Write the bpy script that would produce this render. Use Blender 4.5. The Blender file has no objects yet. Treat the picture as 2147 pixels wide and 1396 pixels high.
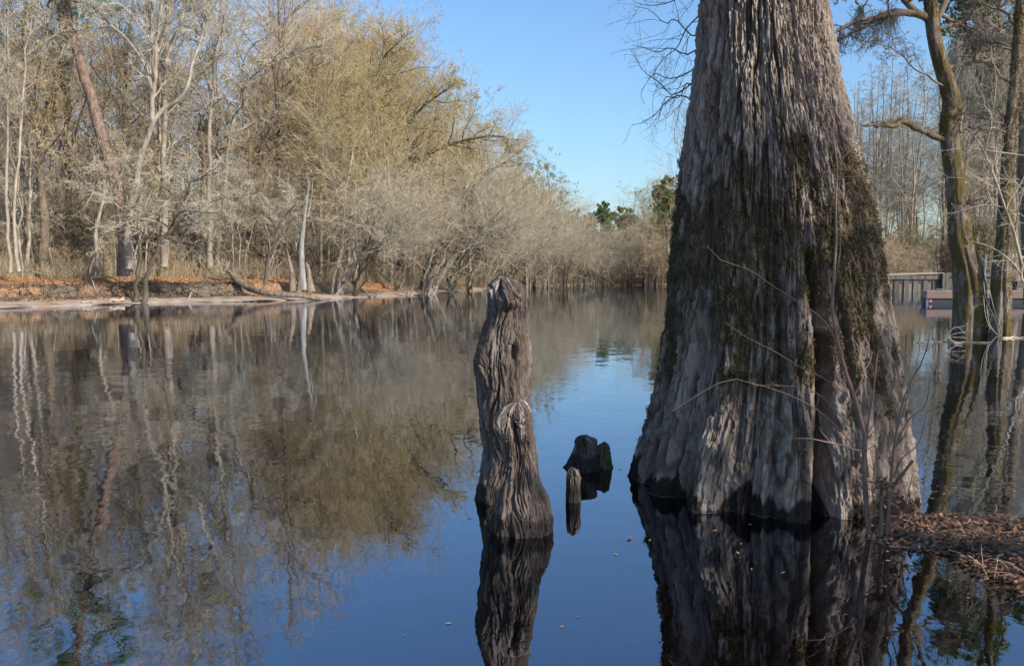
import bpy, math, numpy as np
from mathutils import Vector
rng = np.random.default_rng(11)
PI = math.pi
R = math.radians
C = bpy.context.scene.collection
# ---------------------------------------------------------------- camera model
FPX, CX, CY, HZ, CH = 1685.0, 1073.5, 698.0, 572.0, 1.5
PITCH = math.atan((CY - HZ) / FPX)
CPI, SPI = math.cos(PITCH), math.sin(PITCH)
def P(px, py, Y):
    u = (px - CX) / FPX; v = (CY - py) / FPX
    dy = CPI + v * SPI; dz = -SPI + v * CPI
    t = Y / dy
    return (u * t, Y, CH + dz * t)
def W(px, py, z=0.0):
    u = (px - CX) / FPX; v = (CY - py) / FPX
    dy = CPI + v * SPI; dz = -SPI + v * CPI
    t = (z - CH) / dz
    return (u * t, dy * t)
def PX(x, y, z):
    # world -> pixel (for reading the outline of the wood only)
    f = y * CPI - (z - CH) * SPI
    return CX + FPX * x / f
# ---------------------------------------------------------------- numpy noise
_T = np.random.default_rng(5).random(4096).astype(np.float32)
def _h(ix, iy, iz, s):
    n = (ix * 374761393 + iy * 668265263 + iz * 2147483647 + s * 1274126177) & 0xffffffff
    n = ((n ^ (n >> 13)) * 1103515245) & 0xffffffff
    return _T[(n ^ (n >> 16)) & 4095]
def vn(x, y, z=0.0, s=0):
    x, y, z = np.broadcast_arrays(np.asarray(x, float), np.asarray(y, float), np.asarray(z, float))
    ix = np.floor(x).astype(np.int64); iy = np.floor(y).astype(np.int64); iz = np.floor(z).astype(np.int64)
    fx = x - ix; fy = y - iy; fz = z - iz
    fx = fx * fx * (3 - 2 * fx); fy = fy * fy * (3 - 2 * fy); fz = fz * fz * (3 - 2 * fz)
    def L(a, b, t): return a + (b - a) * t
    r = 0
    a = L(_h(ix, iy, iz, s), _h(ix + 1, iy, iz, s), fx); b = L(_h(ix, iy + 1, iz, s), _h(ix + 1, iy + 1, iz, s), fx)
    c = L(_h(ix, iy, iz + 1, s), _h(ix + 1, iy, iz + 1, s), fx); d = L(_h(ix, iy + 1, iz + 1, s), _h(ix + 1, iy + 1, iz + 1, s), fx)
    return L(L(a, b, fy), L(c, d, fy), fz)
def fbm(x, y, z=0.0, o=4, s=0):
    v = 0; a = .5; t = 0
    for i in range(o):
        v = v + a * vn(x * 2 ** i, y * 2 ** i, z * 2 ** i, s + i); t += a; a *= .5
    return v / t
def sst(a, b, x):
    t = np.clip((x - a) / (b - a), 0, 1); return t * t * (3 - 2 * t)
# ---------------------------------------------------------------- mesh helpers
class MB:
    def __init__(s): s.v = []; s.q = []; s.t = []; s.m = []; s.mt = []; s.n = 0; s.a = []
    def add(s, V, Q=None, T=None, mi=0):
        V = np.asarray(V, float).reshape(-1, 3)
        if Q is not None and len(Q):
            Q = np.asarray(Q, np.int64).reshape(-1, 4); s.q.append(Q + s.n); s.m.append(np.full(len(Q), mi))
        if T is not None and len(T):
            T = np.asarray(T, np.int64).reshape(-1, 3); s.t.append(T + s.n); s.mt.append(np.full(len(T), mi))
        s.v.append(V); s.n += len(V)
    def build(s, name, mats, parent=None, smooth=True, attrs=None):
        V = np.concatenate(s.v) if s.v else np.zeros((0, 3))
        Q = np.concatenate(s.q) if s.q else np.zeros((0, 4), int)
        T = np.concatenate(s.t) if s.t else np.zeros((0, 3), int)
        mi = np.concatenate((s.m or [np.zeros(0, int)]) + (s.mt or [np.zeros(0, int)]))
        me = bpy.data.meshes.new(name)
        me.vertices.add(len(V)); me.vertices.foreach_set('co', V.astype(np.float32).ravel())
        nl = Q.size + T.size
        me.loops.add(nl); me.loops.foreach_set('vertex_index', np.concatenate([Q.ravel(), T.ravel()]).astype(np.int32))
        me.polygons.add(len(Q) + len(T))
        st = np.concatenate([np.arange(len(Q)) * 4, Q.size + np.arange(len(T)) * 3])
        me.polygons.foreach_set('loop_start', st.astype(np.int32))
        me.polygons.foreach_set('material_index', mi.astype(np.int32))
        me.polygons.foreach_set('use_smooth', np.full(len(Q) + len(T), smooth))
        if attrs:
            for k, a in attrs.items():
                at = me.attributes.new(k, 'FLOAT', 'POINT'); at.data.foreach_set('value', np.asarray(a, np.float32).ravel())
        me.update(); me.validate()
        for m in (mats if isinstance(mats, (list, tuple)) else [mats]): me.materials.append(m)
        o = bpy.data.objects.new(name, me); C.objects.link(o)
        if parent is not None: o.parent = parent
        return o
def tubes(mb, Pn, Rn, sides, mi=0, cap=False):
    Pn = np.asarray(Pn, float); Rn = np.asarray(Rn, float)
    N, K, _ = Pn.shape
    if N == 0: return
    T = np.gradient(Pn, axis=1); T /= np.linalg.norm(T, axis=2, keepdims=True) + 1e-9
    D = Pn[:, -1] - Pn[:, 0]
    ref = np.where((np.abs(D[:, 2]) > np.abs(D[:, 0]) * 1.2)[:, None], np.array([[1., .13, .05]]), np.array([[.07, .1, 1.]]))[:, None, :]
    U = np.cross(T, np.broadcast_to(ref, T.shape)); U /= np.linalg.norm(U, axis=2, keepdims=True) + 1e-9
    V = np.cross(T, U)
    a = np.arange(sides) * 2 * PI / sides
    ring = Pn[:, :, None, :] + Rn[:, :, None, None] * (np.cos(a)[None, None, :, None] * U[:, :, None, :] + np.sin(a)[None, None, :, None] * V[:, :, None, :])
    base = (np.arange(N) * K * sides)[:, None, None] + (np.arange(K - 1) * sides)[None, :, None]
    j = np.arange(sides)[None, None, :]; j2 = (j + 1) % sides
    Q = np.stack([base + j, base + j2, base + j2 + sides, base + j + sides], -1)
    mb.add(ring.reshape(-1, 3), Q.reshape(-1, 4), None, mi)
    if cap and sides > 3:
        for e in (0, K - 1):
            i0 = (np.arange(N) * K * sides + e * sides)[:, None] + np.arange(sides)[None]
            cen = Pn[:, e]
            Vc = np.concatenate([ring[:, e].reshape(-1, 3), cen])
            jj = np.arange(N)[:, None] * sides + np.arange(sides)[None]; j2 = np.arange(N)[:, None] * sides + (np.arange(sides)[None] + 1) % sides
            c = np.broadcast_to(N * sides + np.arange(N)[:, None], jj.shape)
            mb.add(Vc, None, np.stack([jj, j2, c], -1).reshape(-1, 3), mi)
def box(mb, a, b, mi=0):
    x0, y0, z0 = a; x1, y1, z1 = b
    mb.add([(x0, y0, z0), (x1, y0, z0), (x1, y1, z0), (x0, y1, z0), (x0, y0, z1), (x1, y0, z1), (x1, y1, z1), (x0, y1, z1)],
           [(0, 3, 2, 1), (4, 5, 6, 7), (0, 1, 5, 4), (1, 2, 6, 5), (2, 3, 7, 6), (3, 0, 4, 7)], None, mi)
def prism(mb, pts, z0, z1, mi=0):
    n = len(pts)
    V = [(x, y, z0) for x, y in pts] + [(x, y, z1) for x, y in pts]
    mb.add(V, [(i, (i + 1) % n, (i + 1) % n + n, i + n) for i in range(n)] + [(3, 2, 1, 0), (4, 5, 6, 7)], None, mi)
def leafquads(mb, pts, size, mi=0, asp=.55, tri=False, flat=0.0):
    n = len(pts)
    a = rng.normal(size=(n, 3)); a[:, 2] *= (1 - flat); a /= np.linalg.norm(a, axis=1, keepdims=True)
    b = np.cross(a, rng.normal(size=(n, 3)) * np.array([1, 1, 1.]) if flat == 0 else np.array([[0, 0, 1.]]) + rng.normal(size=(n, 3)) * .35)
    b /= np.linalg.norm(b, axis=1, keepdims=True) + 1e-9
    s = (size * rng.uniform(.6, 1.4, n))[:, None]
    if tri:
        V = np.stack([pts - b * s * asp * .5, pts + b * s * asp * .5, pts + a * s], 1)
        mb.add(V.reshape(-1, 3), None, np.arange(n * 3).reshape(-1, 3), mi)
    else:
        V = np.stack([pts - a * s * .5, pts + b * s * asp * .5, pts + a * s * .5, pts - b * s * asp * .5], 1)
        mb.add(V.reshape(-1, 3), np.arange(n * 4).reshape(-1, 4), None, mi)
# ---------------------------------------------------------------- growth
def resample(pts, K):
    pts = np.asarray(pts, float)
    n = len(pts)
    # Catmull-Rom through the points
    pe = np.vstack([2 * pts[0] - pts[1], pts, 2 * pts[-1] - pts[-2]])
    d = np.r_[0, np.cumsum(np.linalg.norm(np.diff(pts, axis=0), axis=1))]; d /= d[-1]
    t = np.linspace(0, 1, K); i = np.clip(np.searchsorted(d, t, side='right') - 1, 0, n - 2)
    u = ((t - d[i]) / (d[i + 1] - d[i]))[:, None]
    p0, p1, p2, p3 = pe[i], pe[i + 1], pe[i + 2], pe[i + 3]
    return .5 * ((2 * p1) + (-p0 + p2) * u + (2 * p0 - 5 * p1 + 4 * p2 - p3) * u * u + (-p0 + 3 * p1 - 3 * p2 + p3) * u ** 3)
def grow(S, D, L, K, wander, trop):
    N = len(S); out = np.empty((N, K, 3)); out[:, 0] = S; d = D / (np.linalg.norm(D, axis=1, keepdims=True) + 1e-9); pos = S.copy()
    st = (L / (K - 1))[:, None]
    bend = rng.normal(size=(N, 3)) * wander * .35
    for k in range(1, K):
        d = d + rng.normal(size=(N, 3)) * wander + bend + np.asarray(trop)[None] / (K - 1)
        d /= np.linalg.norm(d, axis=1, keepdims=True)
        pos = pos + d * st * rng.uniform(.8, 1.2, (N, 1)); out[:, k] = pos
    return out
def spawn(Pp, Rp, Lp, n, t0, t1, ang, angsd, lf, rr, K, wander, trop=(0, 0, 0), tip=.35, prof=None, rmin=.004, lsd=.25):
    N, Kp, _ = Pp.shape
    t = t0 + (t1 - t0) * (np.arange(n)[None] + rng.random((N, n))) / n
    f = t * (Kp - 1); i = np.clip(f.astype(int), 0, Kp - 2); u = (f - i)
    ar = np.arange(N)[:, None]
    p = Pp[ar, i] * (1 - u[..., None]) + Pp[ar, i + 1] * u[..., None]
    T = Pp[ar, i + 1] - Pp[ar, i]; T /= np.linalg.norm(T, axis=2, keepdims=True) + 1e-9
    r = Rp[ar, i] * (1 - u) + Rp[ar, i + 1] * u
    az = (np.arange(n)[None] * 2.399 + rng.random((N, 1)) * 6.28 + rng.normal(size=(N, n)) * .5)
    ref = np.array([.3, .2, .93]); U = np.cross(T, ref); U /= np.linalg.norm(U, axis=2, keepdims=True) + 1e-6; V = np.cross(T, U)
    a = np.radians(ang + rng.normal(size=(N, n)) * angsd)
    D = np.cos(a)[..., None] * T + np.sin(a)[..., None] * (np.cos(az)[..., None] * U + np.sin(az)[..., None] * V)
    s = (t - t0) / max(t1 - t0, 1e-6)
    pr = prof(s) if prof else 1 - .5 * s
    L = (Lp[:, None] * lf * pr * np.clip(1 + lsd * rng.normal(size=(N, n)), .35, 1.8)).reshape(-1)
    C_ = grow(p.reshape(-1, 3), D.reshape(-1, 3), L, K, wander, trop)
    r0 = np.maximum((r * rr).reshape(-1), rmin)
    R_ = r0[:, None] * (1 - (1 - tip) * np.linspace(0, 1, K)[None])
    R_ = np.maximum(R_, rmin * .8)
    return C_, R_, L
def tree_parts(trunks, radii, spec):
    """trunks: list of polylines; radii: list of (r0, r1, power). Returns (bark MB, crown MB, twig tip points)."""
    K0 = spec.get('K0', 16)
    P0 = np.stack([resample(t, K0) for t in trunks])
    w = spec.get('w0', .02)
    N = len(P0)
    L0 = np.linalg.norm(np.diff(P0, axis=1), axis=2).sum(1)
    P0[:, 1:-1] += rng.normal(size=(N, K0 - 2, 3)) * (w * L0[:, None, None] / K0)
    s = np.linspace(0, 1, K0)[None]
    rr = np.array([r[0] for r in radii])[:, None]; r1 = np.array([r[1] for r in radii])[:, None]
    R0 = r1 + (rr - r1) * (1 - s) ** spec.get('pow', .9)
    fl = spec.get('flare', .35)
    R0 = R0 + rr * fl * np.exp(-s * L0[:, None] / .5)
    bark = MB(); crown = MB()
    tubes(bark, P0, R0, spec.get('s0', 10), 0, cap=spec.get('cap', False))
    par = [(P0, R0, L0)]
    tips = []
    for li, lv in enumerate(spec['levels']):
        if lv.get('from_all') and len(par) > 1: src = par[-1]
        else: src = par[-1]
        kw = {k: v for k, v in lv.items() if k in ('prof', 'rmin', 'tip', 'trop', 'lsd')}
        Pc, Rc, Lc = spawn(*src, lv['n'], lv['t'][0], lv['t'][1], lv['a'], lv.get('asd', 12), lv['lf'], lv.get('rr', .5), lv['K'], lv.get('w', .12), **kw)
        tubes(bark if li == 0 else crown, Pc, Rc, lv.get('s', 3), 0)
        par.append((Pc, Rc, Lc))
    last = par[-1][0]
    if spec.get('leaf'):
        for (cnt, size, mi, asp) in spec['leaf']:
            i = rng.integers(0, len(last), cnt); k = rng.integers(1, last.shape[1], cnt)
            p = last[i, k] + rng.normal(size=(cnt, 3)) * size * .7
            m = spec.get('leafmask')
            if m is not None: p = p[m(p)]
            leafquads(crown, p, size, mi, asp)
    if spec.get('tuft'):
        cnt, size, mi, dens = spec['tuft']
        tp = last[:, -1]; tp = tp[rng.random(len(tp)) < dens]
        p = np.repeat(tp, cnt, axis=0)
        d = rng.normal(size=p.shape); d[:, 2] += .4; d /= np.linalg.norm(d, axis=1, keepdims=True)
        sz = size * rng.uniform(.6, 1.2, (len(p), 1)); b = np.cross(d, rng.normal(size=p.shape)); b /= np.linalg.norm(b, axis=1, keepdims=True)
        p = p + rng.normal(size=p.shape) * size * .5
        tw_ = spec.get('tw', .022); V = np.stack([p - b * tw_, p + b * tw_, p + d * sz], 1)
        crown.add(V.reshape(-1, 3), None, np.arange(len(p) * 3).reshape(-1, 3), mi)
    return bark, crown, par
# ---------------------------------------------------------------- tagging
def empty(name, label, cat, loc=(0, 0, 0), rz=0, group=None, sc=1.0):
    o = bpy.data.objects.new(name, None); C.objects.link(o)
    o.location = loc; o.rotation_euler = (0, 0, rz); o.scale = (sc,) * 3 if not hasattr(sc, '__len__') else sc
    o['label'] = label; o['category'] = cat
    if group: o['group'] = group
    return o
def tag(o, label=None, cat=None, group=None, kind=None):
    if label: o['label'] = label
    if cat: o['category'] = cat
    if group: o['group'] = group
    if kind: o['kind'] = kind
    return o
def copy_tree(root, loc, rz, sc, label, group=None, tilt=(0, 0)):
    r = root.copy(); C.objects.link(r)
    r.location = loc; r.rotation_euler = (tilt[0], tilt[1], rz); r.scale = (sc,) * 3 if not hasattr(sc, '__len__') else sc
    r['label'] = label
    if group: r['group'] = group
    elif 'group' in r: del r['group']
    for ch in list(root.children):
        c = ch.copy(); C.objects.link(c); c.parent = r
    return r
# ---------------------------------------------------------------- materials
def mat(name):
    m = bpy.data.materials.new(name); m.use_nodes = True
    nt = m.node_tree; b = nt.nodes['Principled BSDF']
    return m, nt, b
def nd(nt, t, **kw):
    n = nt.nodes.new(t)
    for k, v in kw.items():
        if k in n.inputs: n.inputs[k].default_value = v
        else: setattr(n, k, v)
    return n
def ramp(nt, fac, stops):
    n = nt.nodes.new('ShaderNodeValToRGB'); e = n.color_ramp.elements
    while len(e) > 1: e.remove(e[-1])
    e[0].position = stops[0][0]; e[0].color = tuple(stops[0][1]) + (1,)
    for p, c in stops[1:]:
        x = e.new(p); x.color = tuple(c) + (1,)
    nt.links.new(fac, n.inputs['Fac']); return n.outputs['Color']
def mixc(nt, fac, a, b, mode='MIX'):
    n = nt.nodes.new('ShaderNodeMix'); n.data_type = 'RGBA'; n.blend_type = mode
    for sock, v in ((n.inputs[0], fac), (n.inputs[6], a), (n.inputs[7], b)):
        if hasattr(v, 'is_output'): nt.links.new(v, sock)
        elif isinstance(v, (int, float)): sock.default_value = v
        else: sock.default_value = tuple(v) + (1,)
    return n.outputs[2]
def mth(nt, op, a, b=None, c=None, clamp=False):
    n = nt.nodes.new('ShaderNodeMath'); n.operation = op; n.use_clamp = clamp
    for i, v in enumerate((a, b, c)):
        if v is None: continue
        if hasattr(v, 'is_output'): nt.links.new(v, n.inputs[i])
        else: n.inputs[i].default_value = v
    return n.outputs[0]
def noise(nt, scale, det=4, rough=.6, vec=None, mp=(1, 1, 1), dist=0.0, loc=(0, 0, 0)):
    n = nt.nodes.new('ShaderNodeTexNoise'); n.inputs['Scale'].default_value = scale; n.inputs['Detail'].default_value = det
    n.inputs['Roughness'].default_value = rough; n.inputs['Distortion'].default_value = dist
    if vec is None: vec = nt.nodes.new('ShaderNodeTexCoord').outputs['Object']
    m = nt.nodes.new('ShaderNodeMapping'); m.inputs['Scale'].default_value = mp; m.inputs['Location'].default_value = loc
    nt.links.new(vec, m.inputs['Vector']); nt.links.new(m.outputs[0], n.inputs['Vector'])
    return n.outputs['Fac']
def bump(nt, b, h, dist=.02, strength=1.0, chain=None):
    n = nt.nodes.new('ShaderNodeBump'); n.inputs['Distance'].default_value = dist; n.inputs['Strength'].default_value = strength
    nt.links.new(h, n.inputs['Height'])
    if chain: nt.links.new(chain, n.inputs['Normal'])
    if b is not None: nt.links.new(n.outputs[0], b.inputs['Normal'])
    return n.outputs[0]
def bark_mat(name, dark, light, scale=6, zs=.25, bd=.02, moss=None, mosscol=(.05, .055, .012), pale=None, rough=.9):
    m, nt, b = mat(name)
    n1 = noise(nt, scale, 5, .65, mp=(1, 1, zs)); n2 = noise(nt, scale * .25, 3, .5)
    col = ramp(nt, n1, [(.3, dark), (.68, light)])
    if pale: col = mixc(nt, ramp(nt, n2, [(.5, (0, 0, 0)), (.62, (1, 1, 1))]), col, pale)
    oi = nt.nodes.new('ShaderNodeObjectInfo').outputs['Random']
    v = mth(nt, 'MULTIPLY_ADD', oi, .35, .82)
    cmb = nt.nodes.new('ShaderNodeCombineColor')
    for i in range(3): nt.links.new(v, cmb.inputs[i])
    col = mixc(nt, 1.0, col, cmb.outputs[0], 'MULTIPLY')
    if moss:
        n3 = noise(nt, moss, 6, .7, mp=(1, 1, .5))
        n4 = noise(nt, 40, 3, .7)
        mk = ramp(nt, n3, [(.47, (0, 0, 0)), (.53, (1, 1, 1))])
        mc = mixc(nt, n4, tuple(c * .5 for c in mosscol), tuple(min(1, c * 1.7) for c in mosscol))
        col = mixc(nt, mk, col, mc)
    nt.links.new(col, b.inputs['Base Color']); b.inputs['Roughness'].default_value = rough
    b.inputs['Specular IOR Level'].default_value = .2
    bump(nt, b, n1, bd)
    return m
def leaf_mat(name, cols, trans=.3):
    m, nt, b = mat(name)
    g = nt.nodes.new('ShaderNodeNewGeometry')
    rnd = g.outputs['Random Per Island']
    big = noise(nt, .35, 2, .5)
    f = mth(nt, 'ADD', mth(nt, 'MULTIPLY', rnd, .6), mth(nt, 'MULTIPLY_ADD', big, 1.4, -.5), clamp=True)
    col = ramp(nt, f, [(i / (len(cols) - 1), c) for i, c in enumerate(cols)])
    nt.links.new(col, b.inputs['Base Color']); b.inputs['Roughness'].default_value = .7
    b.inputs['Specular IOR Level'].default_value = .25
    t = nt.nodes.new('ShaderNodeBsdfTranslucent'); nt.links.new(col, t.inputs['Color'])
    mx = nt.nodes.new('ShaderNodeMixShader'); mx.inputs[0].default_value = trans
    nt.links.new(b.outputs[0], mx.inputs[1]); nt.links.new(t.outputs[0], mx.inputs[2])
    nt.links.new(mx.outputs[0], nt.nodes['Material Output'].inputs['Surface'])
    return m
def plain(name, col, rough=.7, var=.25, scale=8, metal=0):
    m, nt, b = mat(name)
    n = noise(nt, scale, 4, .6)
    c = ramp(nt, n, [(.3, tuple(x * (1 - var) for x in col)), (.7, tuple(min(1, x * (1 + var)) for x in col))])
    nt.links.new(c, b.inputs['Base Color']); b.inputs['Roughness'].default_value = rough; b.inputs['Metallic'].default_value = metal
    bump(nt, b, n, .004)
    return m
# ================================================================ world, sun, camera
SUN_EL, SUN_AZ = R(31), None
sx, sy = 0.76, -0.65                      # horizontal direction towards the sun: to the right and behind the viewer
sc_ = bpy.context.scene
w = bpy.data.worlds.new('World'); sc_.world = w; w.use_nodes = True
nt = w.node_tree; bg = nt.nodes['Background']
sky = nt.nodes.new('ShaderNodeTexSky'); sky.sky_type = 'NISHITA'; sky.sun_disc = False
sky.sun_elevation = SUN_EL; sky.sun_rotation = math.atan2(sx, sy)
sky.air_density = 1.35; sky.dust_density = 1.3; sky.ozone_density = 7.5; sky.altitude = 0
nt.links.new(sky.outputs[0], bg.inputs['Color']); bg.inputs['Strength'].default_value = 0.15
sl = bpy.data.lights.new('sun', 'SUN'); sl.energy = 5.0; sl.angle = R(.5); sl.color = (1, .91, .78)
so = bpy.data.objects.new('sun', sl); C.objects.link(so)
hl = math.hypot(sx, sy)
SV = Vector((sx / hl * math.cos(SUN_EL), sy / hl * math.cos(SUN_EL), math.sin(SUN_EL)))
so.rotation_euler = SV.to_track_quat('Z', 'Y').to_euler()
cam = bpy.data.cameras.new('camera'); co = bpy.data.objects.new('camera', cam); C.objects.link(co)
co.location = (0, 0, CH); co.rotation_euler = (PI / 2 - PITCH, 0, 0)
cam.sensor_width = 36; cam.lens = 36 * FPX / 2147; cam.clip_end = 3000; cam.clip_start = .05
sc_.camera = co
sc_.view_settings.view_transform = 'Standard'; sc_.view_settings.look = 'None'; sc_.view_settings.exposure = 0.52
sc_.cycles.max_bounces = 6; sc_.cycles.diffuse_bounces = 3; sc_.cycles.glossy_bounces = 3; sc_.cycles.transparent_max_bounces = 8
sc_.cycles.caustics_reflective = True; sc_.cycles.sample_clamp_indirect = 2.5; sc_.cycles.caustics_refractive = False
# ================================================================ materials
M = {}
M['bark_grey'] = bark_mat('bark_grey', (.10, .085, .065), (.30, .26, .205), 5, .3, .02, pale=(.34, .30, .24))
M['bark_brown'] = bark_mat('bark_brown', (.06, .045, .033), (.20, .155, .11), 5, .3, .03)
M['bark_dark'] = bark_mat('bark_dark', (.035, .028, .022), (.12, .10, .075), 5, .3, .02)
M['bark_pale'] = bark_mat('bark_pale', (.14, .118, .095), (.34, .29, .23), 4, .5, .008)
M['bark_pine'] = bark_mat('bark_pine', (.07, .045, .035), (.26, .185, .145), 7, .4, .05)
M['bark_mossy'] = bark_mat('bark_mossy', (.05, .038, .03), (.22, .17, .13), 9, .3, .04, moss=3.2, mosscol=(.075, .055, .018))
M['twig_grey'] = plain('twig_grey', (.345, .30, .215), .9, .3, 1.5)
M['twig_tan'] = plain('twig_tan', (.345, .27, .165), .9, .3, 1.5)
M['twig_pale'] = plain('twig_pale', (.40, .365, .285), .9, .25, 1.5)
M['twig_dark'] = plain('twig_dark', (.10, .08, .065), .9, .3, 1.5)
M['leaf_green'] = leaf_mat('leaf_green', [(.20, .21, .06), (.34, .32, .09), (.46, .34, .11), (.48, .27, .10)])
M['leaf_rust'] = leaf_mat('leaf_rust', [(.26, .16, .08), (.44, .26, .12), (.36, .16, .07), (.30, .22, .12)])
M['leaf_yellow'] = leaf_mat('leaf_yellow', [(.32, .30, .05), (.52, .44, .07), (.42, .28, .05), (.20, .22, .05)])
M['leaf_ever'] = leaf_mat('leaf_ever', [(.035, .06, .014), (.07, .10, .025), (.11, .13, .03)])
M['needle'] = leaf_mat('needle', [(.04, .09, .025), (.08, .15, .04), (.13, .20, .055)], .15)
M['hang_moss'] = leaf_mat('hang_moss', [(.34, .32, .24), (.44, .41, .32), (.52, .48, .38)], .3)
M['hang_moss_dark'] = leaf_mat('hang_moss_dark', [(.12, .115, .08), (.20, .19, .14)], .2)
M['twig_red'] = plain('twig_red', (.16, .10, .075), .8, .3, 6)
M['stick_wet'] = plain('stick_wet', (.05, .045, .045), .4, .4, 12)
M['litter'] = leaf_mat('litter', [(.22, .10, .04), (.36, .19, .09), (.44, .27, .14), (.28, .12, .05)], .1)
M['litter_dark'] = leaf_mat('litter_dark', [(.08, .045, .03), (.17, .09, .055), (.26, .15, .10), (.12, .065, .045)], .1)
M['straw'] = leaf_mat('straw', [(.36, .29, .18), (.48, .40, .27), (.30, .22, .13)], .2)
M['moss'] = leaf_mat('moss', [(.045, .042, .014), (.085, .07, .026), (.12, .09, .05), (.08, .09, .022)], .15)
M['driftwood'] = plain('driftwood', (.30, .26, .215), .85, .25, 5)
M['deadlog'] = bark_mat('deadlog', (.06, .045, .035), (.22, .17, .13), 6, .25, .04)
M['snag'] = bark_mat('snag', (.13, .12, .11), (.32, .305, .285), 7, .12, .02)
M['timber'] = bark_mat('timber', (.04, .036, .032), (.12, .108, .093), 5, .2, .01)
M['timber_tan'] = bark_mat('timber_tan', (.10, .08, .06), (.21, .17, .125), 5, .2, .01)
M['scum'] = plain('scum', (.20, .205, .21), .4, .3, 40)
M['timber_plank'] = bark_mat('timber_plank', (.09, .073, .052), (.20, .16, .115), 5, .2, .01)
M['timber_dark'] = bark_mat('timber_dark', (.035, .035, .035), (.09, .09, .085), 5, .2, .01)
M['dock_side'] = plain('dock_side', (.12, .072, .058), .7, .12, 3)
M['dock_end'] = plain('dock_end', (.16, .14, .14), .6, .08, 3)
M['dock_float'] = plain('dock_float', (.008, .012, .02), .8, .15, 3)
M['dock_blue'] = plain('dock_blue', (.06, .08, .10), .6, .1, 3)
M['dock_top'] = plain('dock_top', (.19, .145, .125), .8, .12, 6)
M['black'] = plain('black', (.012, .012, .014), .5, .2, 6)
M['pink'] = plain('pink', (.30, .09, .09), .5, .08, 6)
M['steel'] = plain('steel', (.09, .095, .11), .5, .2, 6)
M['white_metal'] = plain('white_metal', (.66, .70, .76), .4, .08, 6)
M['gravel'] = plain('gravel', (.42, .35, .26), .95, .2, 2)
# ================================================================ the river outline and the ground
left = [(-95, -60), (-75, 0), (-45, 22)] + [W(a, b) for a, b in ((-150, 655), (0, 648), (80, 644), (150, 642.5), (230, 639), (290, 636), (420, 634), (500, 633.5), (560, 632), (690, 627), (760, 624), (860, 620), (905, 616), (960, 612), (1040, 607), (1100, 602), (1160, 600), (1200, 599), (1300, 597.5), (1400, 599), (1500, 601), (1620, 603))]
right = [(26.5, 63.3), (45, 63), (60, 55), (62, 30), (50, 16), (30, 10), (12, 6.6), (6, 5.3), W(2147, 1098), W(2050, 1091), W(1960, 1092), W(1915, 1088), W(1868, 1094), W(1862, 1130), W(1880, 1146), W(1960, 1151), W(2012, 1168), W(2062, 1205), W(2147, 1243), (2.42, 3.2), (2.5, 2.4), (1.5, 1.3), (0, 1.0), (-3, .8), (-8, -1.5), (-30, -12), (-60, -60)]
POLY = np.array(left + right, float)
def sdist(x, y):
    """signed distance to the waterline: positive on land"""
    x = np.asarray(x, float); y = np.asarray(y, float)
    d = np.full(x.shape, 1e9); ins = np.zeros(x.shape, bool)
    n = len(POLY)
    for i in range(n):
        a = POLY[i]; b = POLY[(i + 1) % n]
        e = b - a; wx = x - a[0]; wy = y - a[1]
        t = np.clip((wx * e[0] + wy * e[1]) / (e @ e), 0, 1)
        d = np.minimum(d, np.hypot(wx - e[0] * t, wy - e[1] * t))
        c = ((a[1] > y) != (b[1] > y))
        xi = a[0] + (y - a[1]) / (b[1] - a[1] + 1e-12) * e[0]
        ins ^= c & (x < xi)
    return np.where(ins, -d, d)
def ground(x, y):
    x = np.asarray(x, float); y = np.asarray(y, float)
    s = sdist(x, y)
    rough = fbm(x * .55, y * .55, 0, 4, 3) - .5
    s = s + (fbm(x * .45, y * .45, 0, 3, 77) - .5) * 1.5 * sst(20, 28, np.hypot(x, y)) * (x < 12)
    sw = s + (fbm(x * .35, y * .35, 0, 3, 9) - .5) * 2.4 * sst(.3, 3, s)
    beach = .30 * (1 - np.exp(-np.clip(s, 0, None) / 1.3))
    hf = sst(2, -14, x + (y - 50) * .18)                       # the scarp fades towards the far reach
    scarp = .60 * sst(3.0, 3.9, sw) * hf
    z = beach + scarp + (.35 + .25 * (1 - hf)) * sst(3.5, 11, s) + .35 * sst(9, 30, s) + rough * (.10 + .35 * sst(2, 6, s) * sst(16, 8, s))
    far = z
    near = .055 * sst(0, .25, s) + .03 * sst(.2, .7, s) + (fbm(x * 9, y * 9, 0, 4, 4) - .5) * .06 * sst(0, .12, s) + .9 * sst(1, 8, s)
    d = np.hypot(x, y)
    k = sst(14, 22, d)
    # right bank behind the bulkhead
    rb = sst(24, 27, x) * sst(60, 63, y) * sst(100, 90, y)
    far = far * (1 - rb) + (1.1 * sst(0.3, .9, s) + .25 * sst(8, 25, s)) * rb
    land = near * (1 - k) + far * k
    bed = -np.clip(.04 - s * (.55 * (1 - k) + .25 * k), 0, .62 * (1 - k) + 1.6 * k) + (fbm(x * 6, y * 6, 0, 3, 8) - .5) * .05
    return np.where(s > 0, land, bed)
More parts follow.
